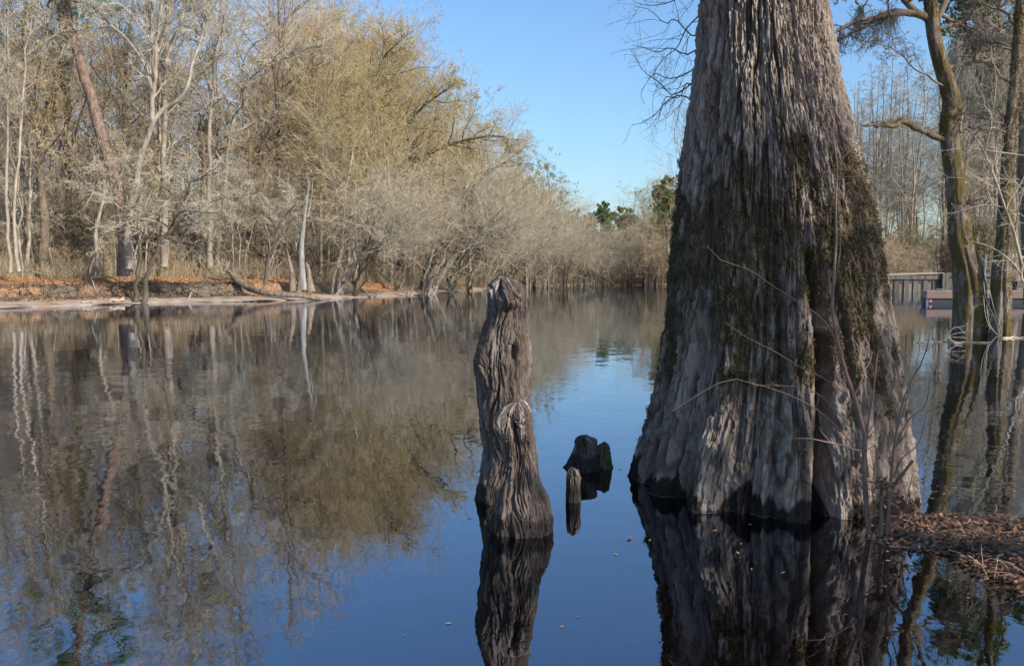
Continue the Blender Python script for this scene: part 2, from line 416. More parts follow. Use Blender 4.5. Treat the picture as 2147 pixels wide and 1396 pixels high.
# polar sheet round the viewer, fine where the banks are seen
rad = np.concatenate([np.linspace(.3, 2.4, 10), np.arange(2.45, 7, .035), np.arange(7, 30, .45), np.arange(30, 62, .16), np.arange(62, 120, .45), np.geomspace(120, 1500, 60)])
ang = np.concatenate([np.radians(np.arange(-37, 37, .085)), np.radians(np.arange(37, 323, 2.2))])
gr, ga = np.meshgrid(rad, ang)
gx = gr * np.sin(ga); gy = gr * np.cos(ga)
gz = ground(gx, gy)
na, nr = gx.shape
s_ = sdist(gx, gy)
dzr = np.abs(np.gradient(gz, axis=1) / np.gradient(gr, axis=1))
i = np.arange(na)[:, None]; j = np.arange(nr - 1)[None]
i2 = (i + 1) % na
Q = np.stack([i * nr + j, i * nr + j + 1, i2 * nr + j + 1, i2 * nr + j], -1).reshape(-1, 4)
gm, nt, b = mat('river_bank')
def attr(nt, n):
    a = nt.nodes.new('ShaderNodeAttribute'); a.attribute_name = n; return a.outputs['Fac']
litter_n = noise(nt, 9, 6, .75); big = noise(nt, .5, 4, .6); mid = noise(nt, 2.2, 4, .6)
lit = ramp(nt, litter_n, [(.3, (.18, .09, .045)), (.5, (.42, .215, .10)), (.62, (.55, .31, .155)), (.72, (.26, .13, .06))])
soil = ramp(nt, litter_n, [(.3, (.08, .06, .045)), (.7, (.22, .17, .125))])
sand = ramp(nt, mid, [(.3, (.25, .19, .145)), (.7, (.44, .355, .28))])
f = ramp(nt, mid, [(.40, (0, 0, 0)), (.60, (1, 1, 1))])
col = mixc(nt, f, lit, soil)
col = mixc(nt, mth(nt, 'MULTIPLY', mth(nt, 'GREATER_THAN', big, .0), attr(nt, 'litter')), soil, lit)
col = mixc(nt, mth(nt, 'MULTIPLY', f, .25), col, soil)
col = mixc(nt, attr(nt, 'scarp'), col, soil)
col = mixc(nt, attr(nt, 'sand'), col, sand)
bedc = ramp(nt, litter_n, [(.35, (.10, .035, .015)), (.52, (.40, .15, .05)), (.66, (.65, .30, .11))])
col = mixc(nt, attr(nt, 'wet'), col, (.06, .045, .035))
col = mixc(nt, attr(nt, 'bed'), col, mixc(nt, attr(nt, 'bedleaf'), (.012, .010, .009), bedc))
nt.links.new(col, b.inputs['Base Color']); b.inputs['Roughness'].default_value = .95; b.inputs['Specular IOR Level'].default_value = .15
bump(nt, b, litter_n, .05)
dcam = np.hypot(gx, gy)
nz = fbm(gx * .8, gy * .8, 0, 3, 21)
A = dict(litter=sst(.34, .46, fbm(gx * .3, gy * .3, 0, 4, 17) + .12 * sst(6, 10, s_)) * np.where(dcam < 15, 1, 1),
         sand=sst(2.6, 1.6, s_ + (nz - .5) * 2.2) * sst(14, 20, dcam) * (gx < 12) * sst(.35, .55, nz + .12),
         scarp=.5 * sst(.3, .6, dzr) * sst(14, 20, dcam), wet=sst(.22, .05, s_) * (s_ > -.1),
         bed=(s_ < -.02).astype(float), bedleaf=sst(2.3, 1.2, np.hypot(gx - 1.7, gy - 4.6) + (nz - .5) * 1.5))
g = MB(); g.add(np.stack([gx, gy, gz], -1), Q)
# a small cap closes the sheet under the viewer
go = g.build('ground', gm, attrs={k: v.ravel() for k, v in A.items()}); tag(go, kind='structure')
def gz_at(x, y): return float(ground(np.array([x]), np.array([y]))[0])
# ================================================================ water
wm, nt, b = mat('river_water'); nt.nodes.remove(b)
out = nt.nodes['Material Output']
tc = nt.nodes.new('ShaderNodeTexCoord').outputs['Object']
r1 = noise(nt, 2.6, 2, .5, tc, mp=(1, .75, 1)); r2 = noise(nt, 9.0, 2, .5, tc, mp=(1, .7, 1)); r3 = noise(nt, .9, 1, .5, tc)
patch = noise(nt, .12, 2, .5, tc, mp=(1, .6, 1))
pm = ramp(nt, patch, [(.38, (.35, .35, .35)), (.62, (1, 1, 1))])
h = mth(nt, 'ADD', mth(nt, 'MULTIPLY', r1, .0045), mth(nt, 'ADD', mth(nt, 'MULTIPLY', r2, .0011), mth(nt, 'MULTIPLY', r3, .006)))
h = mth(nt, 'MULTIPLY', h, pm)
nrm = bump(nt, None, h, 1.0)
gl = nt.nodes.new('ShaderNodeBsdfGlossy'); gl.inputs['Roughness'].default_value = 0.015; gl.inputs['Color'].default_value = (.80, .85, .96, 1)
tr = nt.nodes.new('ShaderNodeBsdfTransparent'); tr.inputs['Color'].default_value = (.80, .40, .16, 1)
fr = nt.nodes.new('ShaderNodeFresnel'); fr.inputs['IOR'].default_value = 2.7
nt.links.new(nrm, gl.inputs['Normal']); nt.links.new(nrm, fr.inputs['Normal'])
mx = nt.nodes.new('ShaderNodeMixShader'); nt.links.new(fr.outputs[0], mx.inputs[0]); nt.links.new(tr.outputs[0], mx.inputs[1]); nt.links.new(gl.outputs[0], mx.inputs[2])
nt.links.new(mx.outputs[0], out.inputs['Surface'])
nt.links.new(mth(nt, 'MULTIPLY', fr.outputs[0], 1.32, clamp=True), mx.inputs[0])
wb = MB(); wb.add([(-300, -120, 0), (300, -120, 0), (300, 400, 0), (-300, 400, 0)], [(0, 1, 2, 3)])
wo = wb.build('river_water', wm, smooth=False); tag(wo, kind='structure')
# ================================================================ the big bald cypress
YC = 5.78
rows = [(0, 1463, 1733), (100, 1457, 1743), (200, 1447, 1762), (300, 1437, 1783), (400, 1423, 1806), (450, 1418, 1816), (550, 1410, 1834), (620, 1405, 1845), (700, 1397, 1858), (780, 1386, 1868), (850, 1372, 1878), (900, 1357, 1880), (950, 1341, 1886), (1010, 1326, 1893)]
zz = []; xl = []; xr = []
for py, l, r in rows:
    a = P(l, py, YC); c = P(r, py, YC); zz.append(a[2]); xl.append(a[0]); xr.append(c[0])
zz = np.array(zz)[::-1]; xl = np.array(xl)[::-1]; xr = np.array(xr)[::-1]
zt = zz[-1]
zz = np.r_[-.7, zz, zt + 1.5, zt + 5, zt + 12]
cxm = (xl[-1] + xr[-1]) / 2; hw = (xr[-1] - xl[-1]) / 2
xl = np.r_[xl[0] - .12, xl, cxm - hw * .93, cxm - hw * .8, cxm - hw * .55]; xr = np.r_[xr[0] + .12, xr, cxm + hw * .93, cxm + hw * .8, cxm + hw * .55]
th = np.concatenate([np.radians(np.linspace(150, 390, 1350, endpoint=False)), np.radians(np.linspace(30, 150, 160, endpoint=False))])
zr = np.concatenate([np.linspace(-.6, 3.75, 760), np.linspace(3.8, 15, 160)])
TH, Z = np.meshgrid(th, zr)
ct, st = np.cos(TH), np.sin(TH)
xL = np.interp(Z, zz, xl); xR = np.interp(Z, zz, xr)
cx = (xL + xR) / 2; hr = (xR - xL) / 2 * .985
Zc = np.clip(Z, -.1, 20)
# flutes: rounded ribs parted by sharp creases, stronger towards the foot
def angd(a): return np.abs((np.degrees(TH) - a + 180) % 360 - 180)
amp = .030 + .085 * np.exp(-np.clip(Zc, 0, None) / .9)
wob = (vn(ct * 1.3, st * 1.3, Z * .5, 31) - .5) * .5
fl = np.zeros_like(Z)
ridge = np.abs(np.sin(TH * 6.0 + 2.1 + wob * 2.2 + 1.6 * vn(ct * 2, st * 2, 0, 33)))
fl += (ridge ** .55 - .72) * amp * 1.1
ridge2 = np.abs(np.sin(TH * 23 + 4 * vn(ct * 3, st * 3, Z * .3, 35)))
fl += (ridge2 ** .6 - .7) * (.006 + .008 * np.exp(-Zc / 1.3))
def lobe(a, wd, h, zf, zoff=0): return h * np.exp(-(angd(a) / wd) ** 2) * np.exp(-np.clip(Zc - zoff, 0, None) / zf)
fl += lobe(208, 9, .05, .5) + lobe(163, 14, .0, .4) + lobe(229, 9, .10, .7) + lobe(246, 8, .03, .8) + lobe(264, 5, .06, 1.2) + lobe(258, 3.5, .03, 1.5) + lobe(302, 9, .05, .8) + lobe(322, 9, .02, .6)
fl -= lobe(218, 4.5, .12, .9) + lobe(196, 5, .08, .5) + lobe(238, 3, .05, .8)
crz = sst(2.0, 1.2, Zc + .0)
fl -= .17 * np.exp(-(angd(270.5 + 2 * np.sin(Z * 2.2)) / 2.6) ** 2) * crz + .06 * np.exp(-(angd(284 + 2 * np.sin(Z * 3)) / 1.8) ** 2) * crz
fl -= .05 * np.exp(-(angd(253) / 1.6) ** 2) * crz
# bark: interlaced long strips with furrows between
rr_ = hr
rt = np.clip(hr, .3, 2)
u = TH * 1.0
tw = (vn(ct * 3, st * 3, Z * 1.1, 41) - .5) * .22 + (vn(ct * 9, st * 9, Z * 3.2, 42) - .5) * .07
ang2 = TH + tw * .55 - Z * .02
c2, s2 = np.cos(ang2), np.sin(ang2)
f1 = np.abs(vn(c2 * 17, s2 * 17, Z * 1.9, 43) - .5) * 2
f2 = np.abs(vn(c2 * 36, s2 * 36, Z * 4.4, 44) - .5) * 2
f3 = vn(c2 * 75, s2 * 75, Z * 6, 45)
f4 = fbm(c2 * 42, s2 * 42, Z * 20, 3, 46)
upper = sst(1.3, 2.3, Z)
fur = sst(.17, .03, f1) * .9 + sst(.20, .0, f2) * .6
plates = np.round(f4 * 5) / 5
f5 = vn(c2 * 30 + 5, s2 * 30, Z * 11, 48) * .8 + .2 * f3; f6 = vn(c2 * 17 + 9, s2 * 17, Z * 4.2, 49) * .8 + .2 * f4
bk = sst(.5, .53, f5) * .011 + sst(.52, .55, f6) * .009 - fur * (.006 + .016 * upper) + (f3 - .5) * .012 + (f4 - .5) * .030 + (plates - .5) * .018
bulk = (fbm(ct * 3, st * 3, Z * 1.6, 3, 47) - .5) * .05 * sst(-.2, .4, Z)
rad_ = hr - .016 - .024 * sst(2.2, 3.3, Z) + fl + bk + bulk
# keep the outline at the two sides
X = cx + ct * rad_ * 1.0; Y = YC + st * rad_ * 1.0
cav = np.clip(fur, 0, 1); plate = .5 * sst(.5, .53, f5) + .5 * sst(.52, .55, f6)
mb_n = fbm(ct * 2.2, st * 2.2, Z * 1.1, 5, 51)
mb_f = fbm(ct * 9, st * 9, Z * 5, 4, 52)
mossm = sst(.47, .57, mb_n * .62 + mb_f * .38 + .16 * np.exp(-((Z - 1.7) / .55) ** 2) - .09 * sst(2.2, 2.7, Z) - .07 * sst(1.0, .3, Z) - .05 * np.exp(-(angd(200) / 22) ** 2) - .06 * np.abs(ct) ** 3 + .03)
mossm *= sst(3.1, 2.3, Z + (mb_f - .5) * 1.2) * sst(-.02, .5, Z)
wet = sst(.10, .06, Z + (fbm(ct * 9, st * 9, Z * 2, 4, 53) - .5) * .50 + (vn(ct * 40, st * 40, Z * 3, 54) - .5) * .07)
nz_, nt_ = TH.shape
a = np.arange(nz_ - 1)[:, None]; bq = np.arange(nt_)[None]; b2 = (bq + 1) % nt_
Q = np.stack([a * nt_ + bq, a * nt_ + b2, (a + 1) * nt_ + b2, (a + 1) * nt_ + bq], -1).reshape(-1, 4)
cm, nt, b = mat('cypress_bark')
n1 = noise(nt, 26, 6, .75, mp=(1, 1, .26)); n2 = noise(nt, 2.4, 4, .6, mp=(1, 1, .5)); n3 = noise(nt, 70, 3, .7, mp=(1, 1, .3))
base = ramp(nt, n1, [(.28, (.15, .105, .08)), (.5, (.38, .31, .255)), (.72, (.60, .53, .45))])
low = ramp(nt, n1, [(.28, (.12, .082, .062)), (.5, (.30, .228, .178)), (.72, (.46, .375, .30))])
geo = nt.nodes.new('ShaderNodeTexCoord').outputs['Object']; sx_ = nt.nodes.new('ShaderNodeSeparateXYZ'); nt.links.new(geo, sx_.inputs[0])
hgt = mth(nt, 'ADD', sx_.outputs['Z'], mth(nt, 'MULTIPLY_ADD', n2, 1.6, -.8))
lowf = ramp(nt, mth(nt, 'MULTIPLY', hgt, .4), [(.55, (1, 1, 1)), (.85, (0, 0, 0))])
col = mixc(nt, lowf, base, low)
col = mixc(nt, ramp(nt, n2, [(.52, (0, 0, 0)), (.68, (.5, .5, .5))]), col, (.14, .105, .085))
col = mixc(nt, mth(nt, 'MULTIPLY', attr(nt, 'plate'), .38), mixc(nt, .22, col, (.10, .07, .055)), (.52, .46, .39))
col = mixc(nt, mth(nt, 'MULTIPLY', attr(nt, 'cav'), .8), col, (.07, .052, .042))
mc = ramp(nt, n3, [(.3, (.05, .04, .02)), (.55, (.11, .08, .042)), (.75, (.17, .12, .075))])
col = mixc(nt, mth(nt, 'MULTIPLY', attr(nt, 'moss'), .8), col, mc)
col = mixc(nt, mth(nt, 'MULTIPLY', attr(nt, 'wet'), .96), col, (.022, .017, .013))
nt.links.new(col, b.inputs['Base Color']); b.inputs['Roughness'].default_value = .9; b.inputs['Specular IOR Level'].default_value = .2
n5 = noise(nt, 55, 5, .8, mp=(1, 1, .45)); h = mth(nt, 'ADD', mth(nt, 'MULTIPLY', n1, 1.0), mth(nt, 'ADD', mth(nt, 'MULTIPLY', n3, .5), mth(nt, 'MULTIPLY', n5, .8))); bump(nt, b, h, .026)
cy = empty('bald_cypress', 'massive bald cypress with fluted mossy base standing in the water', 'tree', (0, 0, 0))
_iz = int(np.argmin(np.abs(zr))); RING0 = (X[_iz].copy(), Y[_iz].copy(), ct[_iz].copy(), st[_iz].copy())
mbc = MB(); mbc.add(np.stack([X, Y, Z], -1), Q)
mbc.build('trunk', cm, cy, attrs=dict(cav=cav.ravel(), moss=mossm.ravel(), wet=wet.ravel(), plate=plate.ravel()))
# tufts of moss and small ferns on the mossy band
fr_ = np.argwhere((mossm > .45) & (st < .25) & (Z > .1) & (Z < 3.4))
pick = fr_[rng.integers(0, len(fr_), 95000)]
pp = np.stack([X[pick[:, 0], pick[:, 1]], Y[pick[:, 0], pick[:, 1]], Z[pick[:, 0], pick[:, 1]]], -1)
nn = np.stack([ct[pick[:, 0], pick[:, 1]], st[pick[:, 0], pick[:, 1]], np.zeros(len(pick))], -1)
clump = vn(pp[:, 0] * 22, pp[:, 1] * 22, pp[:, 2] * 22, 61)
keep = clump > .50; pp = pp[keep]; nn = nn[keep]; clump = clump[keep]
pp = pp + nn * rng.uniform(-.004, .05, (len(pp), 1)) * ((clump - .35)[:, None]) + rng.normal(size=pp.shape) * .004
mm = MB()
d = nn * .6 + rng.normal(size=pp.shape) * .7; d[:, 2] -= .3; d /= np.linalg.norm(d, axis=1, keepdims=True)
bb = np.cross(d, rng.normal(size=pp.shape)); bb /= np.linalg.norm(bb, axis=1, keepdims=True)
szz = rng.uniform(.006, .020, (len(pp), 1))
V = np.stack([pp - bb * szz * .28, pp + bb * szz * .28, pp + d * szz], 1); mm.add(V.reshape(-1, 3), None, np.arange(len(pp) * 3).reshape(-1, 3))
mm.build('moss', M['moss'], cy)
# bare hanging branches on its left, from higher up the trunk
brs = [[(1500, -60), (1455, -25), (1405, 5), (1360, 12), (1330, 5)], [(1480, 70), (1450, 75), (1415, 40), (1395, 50), (1360, 20), (1330, 15)],
       [(1480, 160), (1448, 178), (1410, 200), (1385, 175), (1350, 150), (1322, 105)], [(1480, 120), (1440, 155), (1400, 165), (1372, 155), (1345, 190)],
       [(1475, 230), (1430, 200), (1395, 215), (1375, 240), (1345, 258), (1325, 262)], [(1480, 20), (1440, 60), (1420, 100), (1395, 120), (1372, 150)],
       [(1480, -120), (1420, -90), (1370, -60), (1330, -50)], [(1480, 190), (1440, 175), (1425, 205), (1395, 205), (1380, 250)], [(1480, 90), (1440, 115), (1405, 100), (1380, 110), (1350, 100), (1325, 95)]]
Pb = np.stack([resample([P(x, y, YC + .1 + .25 * k) for k, (x, y) in enumerate(q)], 12) for q in brs])
Rb = np.linspace(.0062, .002, 12)[None] * np.ones((len(brs), 1))
Lb = np.linalg.norm(np.diff(Pb, axis=1), axis=2).sum(1)
tb = MB(); tubes(tb, Pb, Rb, 5)
a1 = spawn(Pb, Rb, Lb, 7, .15, 1, 45, 20, .32, .6, 6, .22, rmin=.0016); tubes(tb, a1[0], a1[1], 3)
a2 = spawn(*a1, 4, .2, 1, 45, 20, .45, .7, 4, .25, rmin=.0013); tubes(tb, a2[0], a2[1], 3)
tb.build('low_branches', M['twig_dark'], cy)
# ================================================================ cypress knees
def knee(name, label, Yk, prof, seed, depthf=.8, lean=0, ns=300, nzr=420, lump=.03, groove=.02, head=.08, col=None, hole=None, cat='cypress knee', extra=None, palek=0.0):
    zs = []; L = []; Rr = []
    for py, l, r in prof:
        a = P(l, py, Yk); c = P(r, py, Yk); zs.append(a[2]); L.append(a[0]); Rr.append(c[0])
    zs = np.array(zs)[::-1]; L = np.array(L)[::-1]; Rr = np.array(Rr)[::-1]
    H_ = zs[-1]
    zs = np.r_[-.35, zs]; L = np.r_[L[0] - .06, L]; Rr = np.r_[Rr[0] + .06, Rr]
    t = np.linspace(0, 1, nzr); zv = -.3 + (H_ + .3) * (1 - (1 - t) ** 1.25)
    th = np.linspace(0, 2 * PI, ns, endpoint=False)
    T_, Z_ = np.meshgrid(th, zv); c, s = np.cos(T_), np.sin(T_)
    l = np.interp(Z_, zs, L); r = np.interp(Z_, zs, Rr); hx = (r - l) / 2; cx = (l + r) / 2
    hd = head
    u = np.clip((H_ - Z_) / hd, 0, 1); capf = np.sqrt(np.clip(1 - (1 - u) ** 2, 0, 1))
    top = sst(H_ - .35 * min(1, H_), H_, Z_)
    ff = 10 / max(.25, np.mean(hx) * 4)
    d = (fbm(c * 1.2, s * 1.2, Z_ * 3, 4, seed) - .5) * lump * 3.0
    w2 = (vn(c * 2, s * 2, Z_ * 4, seed + 3) - .5) * (.5 + 2.2 * top)
    cc, ss = np.cos(T_ + w2), np.sin(T_ + w2)
    g1 = np.abs(vn(cc * 4.5, ss * 4.5, Z_ * 2.2, seed + 5) - .5) * 2
    g2 = np.abs(vn(cc * 13, ss * 13, Z_ * 5.5, seed + 6) - .5) * 2
    g4 = np.abs(vn(cc * 26, ss * 26, Z_ * 13, seed + 7) - .5) * 2
    gm = sst(.3, .6, vn(cc * 2, ss * 2, Z_ * 3, seed + 20))
    g3 = fbm(cc * 22, ss * 22, Z_ * 14, 3, seed + 8)
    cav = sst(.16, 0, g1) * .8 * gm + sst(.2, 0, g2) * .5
    d += -groove * .9 * sst(.2, 0, g1) * gm - groove * .35 * sst(.25, 0, g2) - groove * .3 * sst(.4, 0, g4) + groove * .4 * sst(.5, .53, vn(cc * 9, ss * 9, Z_ * 14, seed + 30)) + (g3 - .5) * groove * 1.1 + (np.round(g3 * 6) / 6 - .5) * groove * .4
    low = sst(.35, 0, Z_)
    d += (np.abs(np.sin(T_ * 4 + seed)) ** .6 - .6) * lump * 1.2 * low
    # swirled burls at the head
    d += top * (np.abs(np.sin(T_ * 1.5 + Z_ * 26 + 3 * vn(c * 2, s * 2, Z_ * 8, seed + 9))) - .5) * lump * .8
    if hole:
        (hx0, hz0, wa, wz, dep) = hole
        da = np.abs((np.degrees(T_) - hx0 + 180) % 360 - 180)
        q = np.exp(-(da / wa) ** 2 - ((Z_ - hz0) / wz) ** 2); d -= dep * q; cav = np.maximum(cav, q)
    if extra is not None: d = d + extra(T_, Z_)
    capf = np.maximum(capf, .001)
    rx = (hx * .97 + d) * capf; ry = (hx * depthf + d) * capf
    tt = np.clip((fbm(c * 2, s * 2, Z_ * 6, 3, seed + 12) - .5), -1, 1)
    Xk = cx + c * rx; Yy = Yk + s * ry + lean * Z_
    Zk = Z_ + top * (vn(c * 1.6 * capf, s * 1.6 * capf, 0, seed + 15) - .5) * min(.05, H_ * .12)
    n0, n1_ = Xk.shape
    a = np.arange(n0 - 1)[:, None]; bq = np.arange(n1_)[None]; b2 = (bq + 1) % n1_
    Q = np.stack([a * n1_ + bq, a * n1_ + b2, (a + 1) * n1_ + b2, (a + 1) * n1_ + bq], -1).reshape(-1, 4)
    m = MB(); m.add(np.stack([Xk, Yy, Zk], -1), Q)
    wet = sst(.13, .08, Z_ + (fbm(c * 4, s * 4, Z_ * 2, 3, seed + 13) - .5) * .1)
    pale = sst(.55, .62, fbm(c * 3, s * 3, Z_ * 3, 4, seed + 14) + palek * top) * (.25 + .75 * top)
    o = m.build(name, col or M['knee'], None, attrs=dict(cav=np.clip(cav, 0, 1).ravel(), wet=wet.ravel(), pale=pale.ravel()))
    tag(o, label, cat); return o
km, nt, b = mat('knee_wood')
n1 = noise(nt, 30, 6, .7, mp=(1, 1, .14)); n2 = noise(nt, 5, 4, .6); n3 = noise(nt, 90, 3, .7, mp=(1, 1, .4))
base = ramp(nt, n1, [(.28, (.045, .033, .027)), (.5, (.10, .076, .062)), (.72, (.20, .165, .14))])
col = mixc(nt, ramp(nt, n2, [(.5, (0, 0, 0)), (.7, (.5, .5, .5))]), base, (.11, .075, .06))
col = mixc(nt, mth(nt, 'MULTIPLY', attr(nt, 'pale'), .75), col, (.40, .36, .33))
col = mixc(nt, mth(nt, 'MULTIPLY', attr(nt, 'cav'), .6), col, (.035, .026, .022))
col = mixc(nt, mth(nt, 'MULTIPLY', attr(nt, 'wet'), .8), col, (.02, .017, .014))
nt.links.new(col, b.inputs['Base Color']); b.inputs['Roughness'].default_value = .85; b.inputs['Specular IOR Level'].default_value = .25
bump(nt, b, mth(nt, 'ADD', n1, mth(nt, 'MULTIPLY', n3, .4)), .012)
M['knee'] = km
knee('cypress_knee', 'tallest weathered cypress knee with gnarled knob on top and dark slit in its side', 5.3,
     [(576, 1034, 1082), (584, 1026, 1092), (600, 1020, 1100), (625, 1019, 1103), (650, 1019, 1103), (665, 1021, 1101), (690, 1014, 1104), (720, 1005, 1110), (755, 996, 1114), (780, 996, 1114), (840, 1000, 1114), (890, 1003, 1118), (935, 1009, 1124), (980, 1004, 1131), (1020, 999, 1137), (1050, 996, 1144)], 101,
     depthf=.85, lump=.022, groove=.020, head=.10, hole=(-62, .98, 7, .07, .10),
     extra=lambda T, Z: .05 * np.exp(-((np.degrees(T) - 275) / 22) ** 2 - ((Z - 1.33) / .05) ** 2) - .05 * np.exp(-((np.degrees(T) - 240) / 14) ** 2 - ((Z - 1.42) / .06) ** 2) - .02 * np.exp(-((np.degrees(T) - 275) / 32) ** 2 - ((Z - 1.25) / .03) ** 2) + .03 * np.exp(-((np.degrees(T) - 312 - (Z - 1.38) * 160) / 12) ** 2 - ((Z - 1.38) / .09) ** 2))
knee('cypress_knee', 'shorter twisted cypress knee with a pale curled head, in front of the tallest one', 4.60,
     [(843, 1076, 1098), (850, 1064, 1106), (862, 1054, 1112), (882, 1044, 1116), (905, 1044, 1119), (925, 1052, 1121), (960, 1058, 1125), (1000, 1053, 1132), (1040, 1044, 1142), (1080, 1037, 1150), (1118, 1034, 1152)], 140,
     depthf=.85, lump=.022, groove=.020, head=.05,
     palek=.02, extra=lambda T, Z: .045 * np.exp(-((np.degrees(T) - 225 - (Z - .65) * 90) / 14) ** 2 - ((Z - .66) / .09) ** 2) + .02 * np.exp(-((Z - .68) / .06) ** 2) - .03 * np.exp(-((np.degrees(T) - 262) / 14) ** 2 - ((Z - .6) / .07) ** 2))
knee('cypress_knee', 'low broad cypress stump with sloping sides, farthest out on the blue water', 6.11,
     [(911, 1216, 1240), (916, 1209, 1248), (930, 1206, 1251), (945, 1203, 1253), (960, 1196, 1256), (970, 1190, 1260), (978, 1184, 1266), (983, 1180, 1272)], 171, ns=240, nzr=240, lump=.020, groove=.018, head=.05)
knee('cypress_knee', 'small mossy knob leaning against the right side of the low broad stump', 6.12,
     [(928, 1260, 1272), (934, 1254, 1277), (950, 1254, 1279), (966, 1252, 1281), (982, 1248, 1283)], 183, ns=160, nzr=160, lump=.010, groove=.010, head=.03, col=bark_mat('knob_bark', (.05, .04, .03), (.24, .19, .13), 14, .5, .02, moss=6, mosscol=(.10, .09, .03)))
knee('cypress_knee', 'thin finger shaped cypress knee rising just in front of the low broad stump', 5.2,
     [(980, 1195, 1208), (985, 1190, 1213), (1000, 1188, 1217), (1020, 1188, 1216), (1045, 1187, 1216), (1060, 1186, 1220)], 195, ns=180, nzr=200, lump=.008, groove=.010, head=.03)
# ================================================================ trees of the woods
cone = lambda s: np.clip(1.0 - .75 * s, .15, 1)
roundc = lambda s: np.clip(.55 + 1.2 * s * (1 - s) * 1.6 - .35 * s, .2, 1)
def finish(root, bark, crown, mats_b, mats_c, n1='trunk', n2='crown'):
    bark.build(n1, mats_b, root); crown.build(n2, mats_c, root, smooth=False); return root
def hardwood(H0=20, r=.2, limbs=22, twl=1.0, dens=7, leaf=None, up=.25, la=42, t0=.3, prof=roundc, lf=.36, wig=.07, leafmask=None):
    d = [dict(n=limbs, t=(t0, .98), a=la, asd=12, lf=lf, rr=.5, K=9, w=.16, trop=(0, 0, up), s=5, prof=prof, tip=.25, rmin=.012),
         dict(n=dens, t=(.15, 1), a=42, asd=14, lf=.50, rr=.55, K=7, w=.2, trop=(0, 0, .12), s=3, tip=.4, rmin=.011),
         dict(n=7, t=(.12, 1), a=42, asd=15, lf=.50, rr=.6, K=5, w=.22, trop=(0, 0, .08), s=3, tip=.5, rmin=.008),
         dict(n=3, t=(.15, 1), a=40, asd=16, lf=.55, rr=.7, K=3, w=.18, s=3, tip=.6, rmin=.006)]
    return dict(K0=18, w0=wig, levels=d, leaf=leaf, leafmask=leafmask)
protos = {}
def mkproto(key, name, trunks, radii, spec, mb_, mc_, cat='tree', n1='trunk', n2='crown'):
    b_, c_, par = tree_parts(trunks, radii, spec)
    root = empty(name, 'proto', cat)
    finish(root, b_, c_, mb_, mc_, n1, n2)
    protos.setdefault(key, []).append(root)
    return root
def stem(H, lean=(0, 0), n=5, sway=.35, base=(0, 0)):
    z = np.linspace(0, 1, n)
    p = np.stack([base[0] + lean[0] * z ** 1.3 + rng.normal(size=n) * sway * z, base[1] + lean[1] * z ** 1.3 + rng.normal(size=n) * sway * z, H * z - .3 * (z == 0)], 1)
    return p
for k in range(3):
    mkproto('grey', 'bare_tree', [stem(20, sway=.5)], [(.17, .02)], hardwood(limbs=24, up=.35, la=38), M['bark_grey'], [M['twig_grey']])
for k in range(3):
    mkproto('tan', 'bare_tree', [stem(20, sway=.6)], [(.19, .02)], hardwood(limbs=24, up=.3, la=42, leaf=[(4200, .08, 1, .6)]), M['bark_brown'], [M['twig_tan'], M['leaf_rust']])
for k in range(3):
    mkproto('green', 'budding_tree', [stem(20, sway=.6), ], [(.19, .02)], hardwood(limbs=26, up=.15, la=52, t0=.22, lf=.42, leaf=[(9500, .09, 1, .6)]), M['bark_grey'], [M['twig_tan'], M['leaf_green']])
for k in range(2):
    mkproto('yellow', 'budding_tree', [stem(20, sway=.6), ], [(.16, .02)], hardwood(limbs=24, up=.2, la=45, t0=.25, lf=.34, leaf=[(8000, .095, 1, .6)]), M['bark_brown'], [M['twig_tan'], M['leaf_yellow']])
# shrubby waterside trees: several stems leaning out over the river (towards +x)
def leaner_spec(pm=1.0):
    return dict(K0=14, w0=.22, s0=7, pow=.8, flare=.2, levels=[
        dict(n=10, t=(.42, 1), a=36, asd=18, lf=.62, rr=.55, K=9, w=.15, trop=(.55, -.05, .05), s=4, tip=.3, rmin=.011),
        dict(n=7, t=(.15, 1), a=40, asd=16, lf=.52, rr=.55, K=6, w=.19, trop=(.3, 0, .05), s=3, tip=.4, rmin=.009),
        dict(n=6, t=(.15, 1), a=40, asd=16, lf=.52, rr=.6, K=4, w=.22, s=3, tip=.5, rmin=.0065),
        dict(n=3, t=(.2, 1), a=38, asd=16, lf=.55, rr=.7, K=3, w=.2, s=3, tip=.6, rmin=.0055)])
for k in range(3):
    tr_ = []; ra = []
    for q in range(5):
        a = rng.uniform(-.6, .6); h = rng.uniform(5.5, 9.5); ln = rng.uniform(1.5, 7.5)
        tr_.append(stem(h, (ln * math.cos(a), ln * math.sin(a)), sway=.3, base=rng.normal(size=2) * .35)); ra.append((rng.uniform(.07, .13), .012))
    mkproto('leaner', 'leaning_tree', tr_, ra, leaner_spec(), M[('bark_grey', 'bark_dark', 'bark_brown')[k]], [M[('twig_grey', 'twig_grey', 'twig_tan')[k]]], n1='stems')
# slim pole trees of the understorey
for k in range(3):
    sp = dict(K0=12, w0=.12, s0=6, flare=.1, levels=[dict(n=13, t=(.3, 1), a=45, asd=15, lf=.22, rr=.5, K=6, w=.2, trop=(0, 0, .3), s=3, tip=.3, rmin=.008),
        dict(n=7, t=(.15, 1), a=45, asd=15, lf=.5, rr=.6, K=5, w=.25, s=3, tip=.5, rmin=.0065), dict(n=5, t=(.15, 1), a=45, asd=15, lf=.45, rr=.6, K=3, w=.25, s=3, tip=.5, rmin=.0055)])
    if k == 2: sp['leaf'] = [(700, .07, 1, .6)]
    mkproto('pole', 'slender_sapling', [stem(9, (rng.normal() * .8, rng.normal() * .8), sway=.28)], [(.055, .012)], sp, M['bark_pale' if k == 0 else 'bark_grey'], [M['twig_grey'], M['leaf_rust']], n1='stem', n2='twigs')
